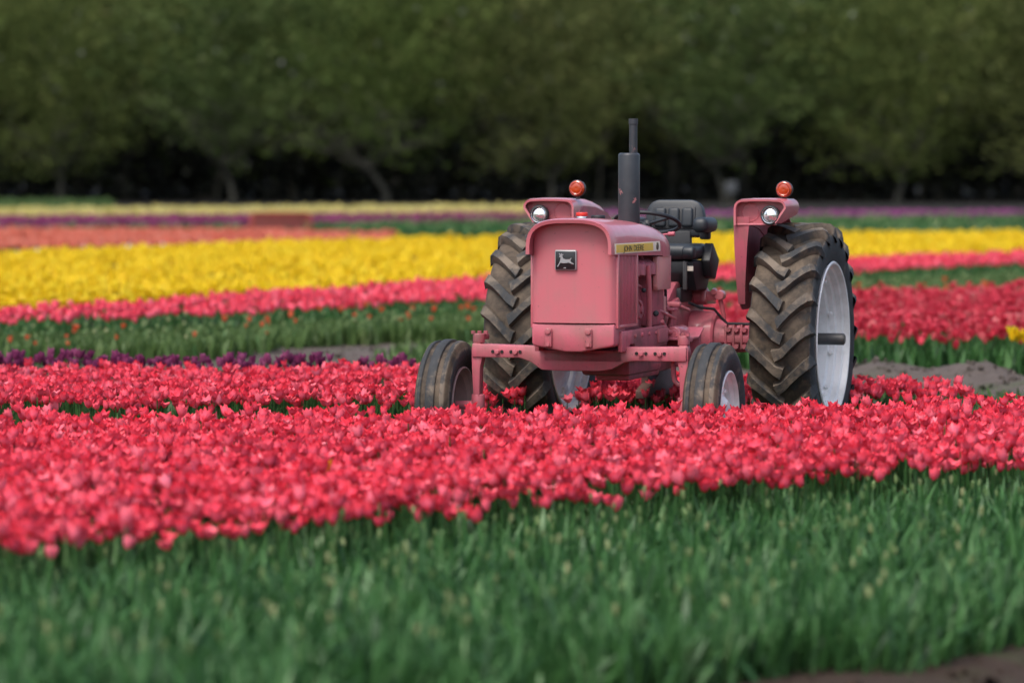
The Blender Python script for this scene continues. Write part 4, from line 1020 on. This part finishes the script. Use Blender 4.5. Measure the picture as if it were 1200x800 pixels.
bag.add(scatter(petal_bloom(h=.045, r=.011, rows=(0, .4, .75, 1), cols=2, n=5, seed=5), tops, rg.uniform(.7, 1.1, c), rg.uniform(0, 6, c), np.abs(rg.normal(0, .2, c)), rg.uniform(0, 6, c), rg.random(c)), 1)
tag(link('foreground_leaves', bag.mesh('foreground_leaves', [M['leaf'], M['bud']])), 'dense green tulip leaves filling the foreground', 'leaves', kind='stuff')

# ------------------------------------------------------------------ far things: crate, board
cx, cy = -5.45, 90.0; cz = float(zt(cy))
cr = empty('field_crate', (cx, cy, cz), R(3))
tag(cr, 'low red brown wooden crate standing between the coral and purple bands', 'crate')
for sx in (-1, 1):
    for sy in (-1, 1):
        MB().box(sx * .68 - .05, sx * .68 + .05, sy * .5 - .05, sy * .5 + .05, 0, .62, .008).build('post', M['crate'], cr)
    for k in range(3):
        MB().box(sx * .70 - .012, sx * .70 + .012, -.45, .45, .08 + .18 * k, .235 + .18 * k, .005).build('slat', M['crate_dark'], cr)
for sy in (-1, 1):
    for k in range(3):
        MB().box(-.63, .63, sy * .52 - .012, sy * .52 + .012, .08 + .18 * k, .235 + .18 * k, .005).build('slat', M['crate_dark'], cr)
    MB().box(-.63, .63, sy * .53 - .02, sy * .53 + .02, .60, .66, .006).build('top_rail', M['crate'], cr)
bd = empty('board_on_post', (8.55, 149.0, float(zt(149.0))))
tag(bd, 'small weathered grey board on a post at the foot of the trees', 'board')
MB().box(-.05, .05, -.04, .04, 0, .9, .01).build('post', M['bark'], bd)
MB().box(-.22, .22, -.075, -.043, .42, .90, .012).build('board', M['pale_board'], bd)

# ------------------------------------------------------------------ the wood
def tube_arr(pts, rad, n=6):
    pts = np.asarray(pts, float); k = len(pts); tg = np.gradient(pts, axis=0); tg /= np.linalg.norm(tg, axis=1, keepdims=True) + 1e-9
    ref = np.where(np.abs(tg[:, 2:3]) < .9, np.array([[0, 0, 1.]]), np.array([[1., 0, 0]]))
    a = np.cross(tg, ref); a /= np.linalg.norm(a, axis=1, keepdims=True); b = np.cross(a, tg)
    th = np.arange(n) * 2 * math.pi / n
    V = pts[:, None] + np.asarray(rad)[:, None, None] * (a[:, None] * np.cos(th)[None, :, None] + b[:, None] * np.sin(th)[None, :, None])
    i = np.arange(k - 1)[:, None] * n; j = np.arange(n)[None]
    Q = np.stack([i + j, i + (j + 1) % n, i + n + (j + 1) % n, i + n + j], -1).reshape(-1, 4)
    return V.reshape(-1, 3), Q
def make_tree(seed, h=11.0, spread=4.2, fork=1.4, nleaf=11000, low=1.9):
    rg = np.random.default_rng(seed); V = []; Q = []; off = 0; tips = []
    def br(p, dv, ln, r, depth):
        nonlocal off
        k = 5; pts = [p.copy()]; dcur = dv.copy()
        for i in range(k):
            dcur = dcur + rg.normal(0, .13, 3) + np.array([0, 0, .07 if depth else 0]); dcur /= np.linalg.norm(dcur); pts.append(pts[-1] + dcur * ln / k)
        rad = np.linspace(r, r * .55, k + 1)
        v, q_ = tube_arr(pts, rad, 7 if depth < 2 else 5); V.append(v); Q.append(q_ + off); off += len(v)
        if depth >= 2: tips.extend([pts[-1], pts[-2], pts[-3]])
        elif depth == 1: tips.extend([pts[-1], pts[-2]])
        if depth < 3:
            nb = (4, 4, 3)[depth] + int(rg.integers(0, 2))
            for b_ in range(nb):
                a = 2 * math.pi * (b_ + rg.uniform(0, .8)) / nb; up = rg.uniform(.35, .95) if depth == 0 else rg.uniform(.0, .8)
                side = np.array([math.cos(a), math.sin(a), 0]); nd = dcur * up + side * rg.uniform(.6, 1.0); nd /= np.linalg.norm(nd)
                at_ = pts[-1] if (b_ < 2 or depth == 0) else pts[rg.integers(2, k)]
                br(np.array(at_), nd, ln * rg.uniform(.62, .9) * (1.9 if depth == 0 else 1), r * rg.uniform(.45, .6), depth + 1)
    br(np.zeros(3), np.array([rg.normal(0, .1), rg.normal(0, .1), 1.]), fork, .15 * rg.uniform(.8, 1.2), 0)
    tips = np.array(tips)
    top = tips[:, 2].max()
    sc = h / (top + 1.0) if top > .1 else 1
    # sprays of leaves: each runs outward and up from the crown's inside, so the crown looks feathery
    nc = 420
    u = rg.normal(0, 1, (nc, 3)); u /= np.linalg.norm(u, axis=1, keepdims=True); rr = rg.uniform(.15, 1, nc) ** .5
    lobes = 1 + .22 * np.sin(3 * np.arctan2(u[:, 1], u[:, 0]) + seed) + .15 * np.sin(5 * u[:, 2] + seed)
    cl = u * (rr * lobes)[:, None] * np.array([spread, spread, (h - low) / 2]) + np.array([0, 0, low + (h - low) / 2])
    cl[:, 2] -= .35 * rg.gamma(1.2, 1.0, nc) * (rg.random(nc) < .3)
    cl = np.concatenate([cl, tips[rg.integers(0, len(tips), 60)]])
    dirs = np.stack([cl[:, 0], cl[:, 1], np.full(len(cl), 1.6) + (cl[:, 2] - h * .4) * .35], -1) + rg.normal(0, .6, (len(cl), 3)); dirs /= np.linalg.norm(dirs, axis=1, keepdims=True)
    ok = cl[:, 2] > low * .7; cl, dirs = cl[ok], dirs[ok]
    cw = rg.uniform(.5, 1.3, len(cl)); tone = np.clip(rg.normal(.48, .14, len(cl)), 0, 1)
    wi = rg.choice(len(cl), nleaf, p=cw / cw.sum())
    P = cl[wi] + dirs[wi] * (rg.uniform(-1, 1, nleaf) * cw[wi])[:, None] + rg.normal(0, .20, (nleaf, 3))
    ok = P[:, 2] > low * .6; P, wi = P[ok], wi[ok]
    n = len(P); a = dirs[wi] + rg.normal(0, .5, (n, 3)); a /= np.linalg.norm(a, axis=1, keepdims=True)
    b = np.cross(a, rg.normal(0, 1, (n, 3))); b /= np.linalg.norm(b, axis=1, keepdims=True)
    sz = rg.uniform(.07, .17, n)[:, None]
    W = np.stack([P - a * sz, P + b * sz * .45, P + a * sz, P - b * sz * .45], 1).reshape(-1, 3)
    F = np.arange(n * 4).reshape(n, 4)
    rnd = np.repeat(np.clip(tone[wi] + rg.normal(0, .10, n), 0, 1), 4)
    tm = arr_mesh('trunk', np.concatenate(V), np.concatenate(Q), [M['bark']])
    cm = arr_mesh('crown', W, F, [M['crown' + str(seed % 4)]], None, {'rnd': rnd}, smooth=False)
    return tm, cm
TREES = [make_tree(101 + k, h=hh, spread=sp, fork=fk, low=lw) for k, (hh, sp, fk, lw) in enumerate(((11.5, 4.6, 1.3, 1.7), (12.5, 4.4, 1.7, 2.1), (11, 4.8, 1.0, 1.6), (13, 4.5, 1.5, 2.0)))]
def plant_tree(k, X, Y, rz, s, label, group):
    t = empty('tree', (X, Y, float(zt(Y)) - .02), rz); t.scale = (s, s, s)
    link('trunk', TREES[k][0], t); link('crown', TREES[k][1], t)
    return tag(t, label, 'tree', group)
front_row = [(-31.5, 2, 'leftmost tree of the front row of the wood'),
             (-25.0, 1, 'tree leaning in over the left edge of the picture at the front of the wood'),
             (-18.2, 0, 'tree with a forked trunk above the green patch, far left'),
             (-11.2, 3, 'tree with a pale bent trunk above the coral tulip band'),
             (-5.0, 1, 'tree with a slim trunk above the red crate end of the far bands'),
             (1.6, 2, 'tree standing behind the left fender beacon of the tractor'),
             (8.6, 3, 'tree standing behind the tractor seat and the grey board'),
             (15.5, 0, 'tree with a forked trunk above the right end of the yellow field'),
             (22.3, 2, 'tree at the right edge of the picture, front row of the wood'),
             (29.0, 1, 'rightmost tree of the front row of the wood')]
rg = np.random.default_rng(55)
for X, k, lb in front_row: plant_tree(k, X, 153.5 + rg.uniform(-.8, .8), rg.uniform(0, 6.28), rg.uniform(.92, 1.08), lb, None)
for i in range(10): plant_tree((i + 1) % 4, -30 + i * 6.8 + rg.uniform(-1, 1), 161 + rg.uniform(-1.5, 1.5), rg.uniform(0, 6.28), rg.uniform(1.1, 1.3), 'tree in the second row of the wood behind the front trees', 'trees in the second row of the wood')
# mass of the wood behind: shade-toned undergrowth below, foliage above
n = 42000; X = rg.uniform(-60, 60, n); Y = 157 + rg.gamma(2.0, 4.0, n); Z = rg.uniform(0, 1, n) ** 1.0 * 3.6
def cards(X, Y, Z, s0, s1, seed, mt, name, tones):
    g = np.random.default_rng(seed); n = len(X); P = np.stack([X, Y, zt(Y) + Z], -1)
    a = g.normal(0, 1, (n, 3)); a /= np.linalg.norm(a, axis=1, keepdims=True); b = np.cross(a, g.normal(0, 1, (n, 3))); b /= np.linalg.norm(b, axis=1, keepdims=True)
    sz = g.uniform(s0, s1, n)[:, None]
    W = np.stack([P - a * sz, P + b * sz * .7, P + a * sz, P - b * sz * .7], 1).reshape(-1, 3)
    return link(name, arr_mesh(name, W, np.arange(n * 4).reshape(n, 4), [M[mt]], None, {'rnd': np.repeat(tones, 4)}, smooth=False))
tag(cards(X, Y, Z, .10, .30, 1, 'thicket', 'undergrowth', rg.random(n)), 'undergrowth coloured dark as shade between the trunks at the foot of the wood', 'undergrowth', kind='stuff')
n = 80000; X = rg.uniform(-65, 65, n); Y = 167 + rg.uniform(0, 16, n); Z = rg.uniform(.5, 18, n)
lump = np.sin(X * .55) * np.sin(Z * .8 + X * .2) * .2
tag(cards(X, Y, Z, .20, .50, 2, 'crown', 'far_wood', np.clip(.42 + lump + rg.normal(0, .12, n), 0, 1)), 'dense mass of leafy trees filling the background behind the front rows', 'wood', kind='stuff')
bag = Bag(); Vs = []; Qs = []; off = 0
for i in range(90):
    x, y = rg.uniform(-45, 45), rg.uniform(157, 172); l = rg.normal(0, .12, 2)
    pts = [np.array([x, y, zt(y)]) + np.array([l[0], l[1], 1]) * t + np.r_[rg.normal(0, .06, 2), 0] for t in (0, 1.2, 2.5, 4, 6)]
    v, q_ = tube_arr(pts, np.linspace(1, .6, 5) * rg.uniform(.05, .13), 6); Vs.append(v); Qs.append(q_ + off); off += len(v)
tag(link('far_trunks', arr_mesh('far_trunks', np.concatenate(Vs), np.concatenate(Qs), [M['bark']])), 'thin dim trunks deep inside the wood', 'trunks', kind='stuff')
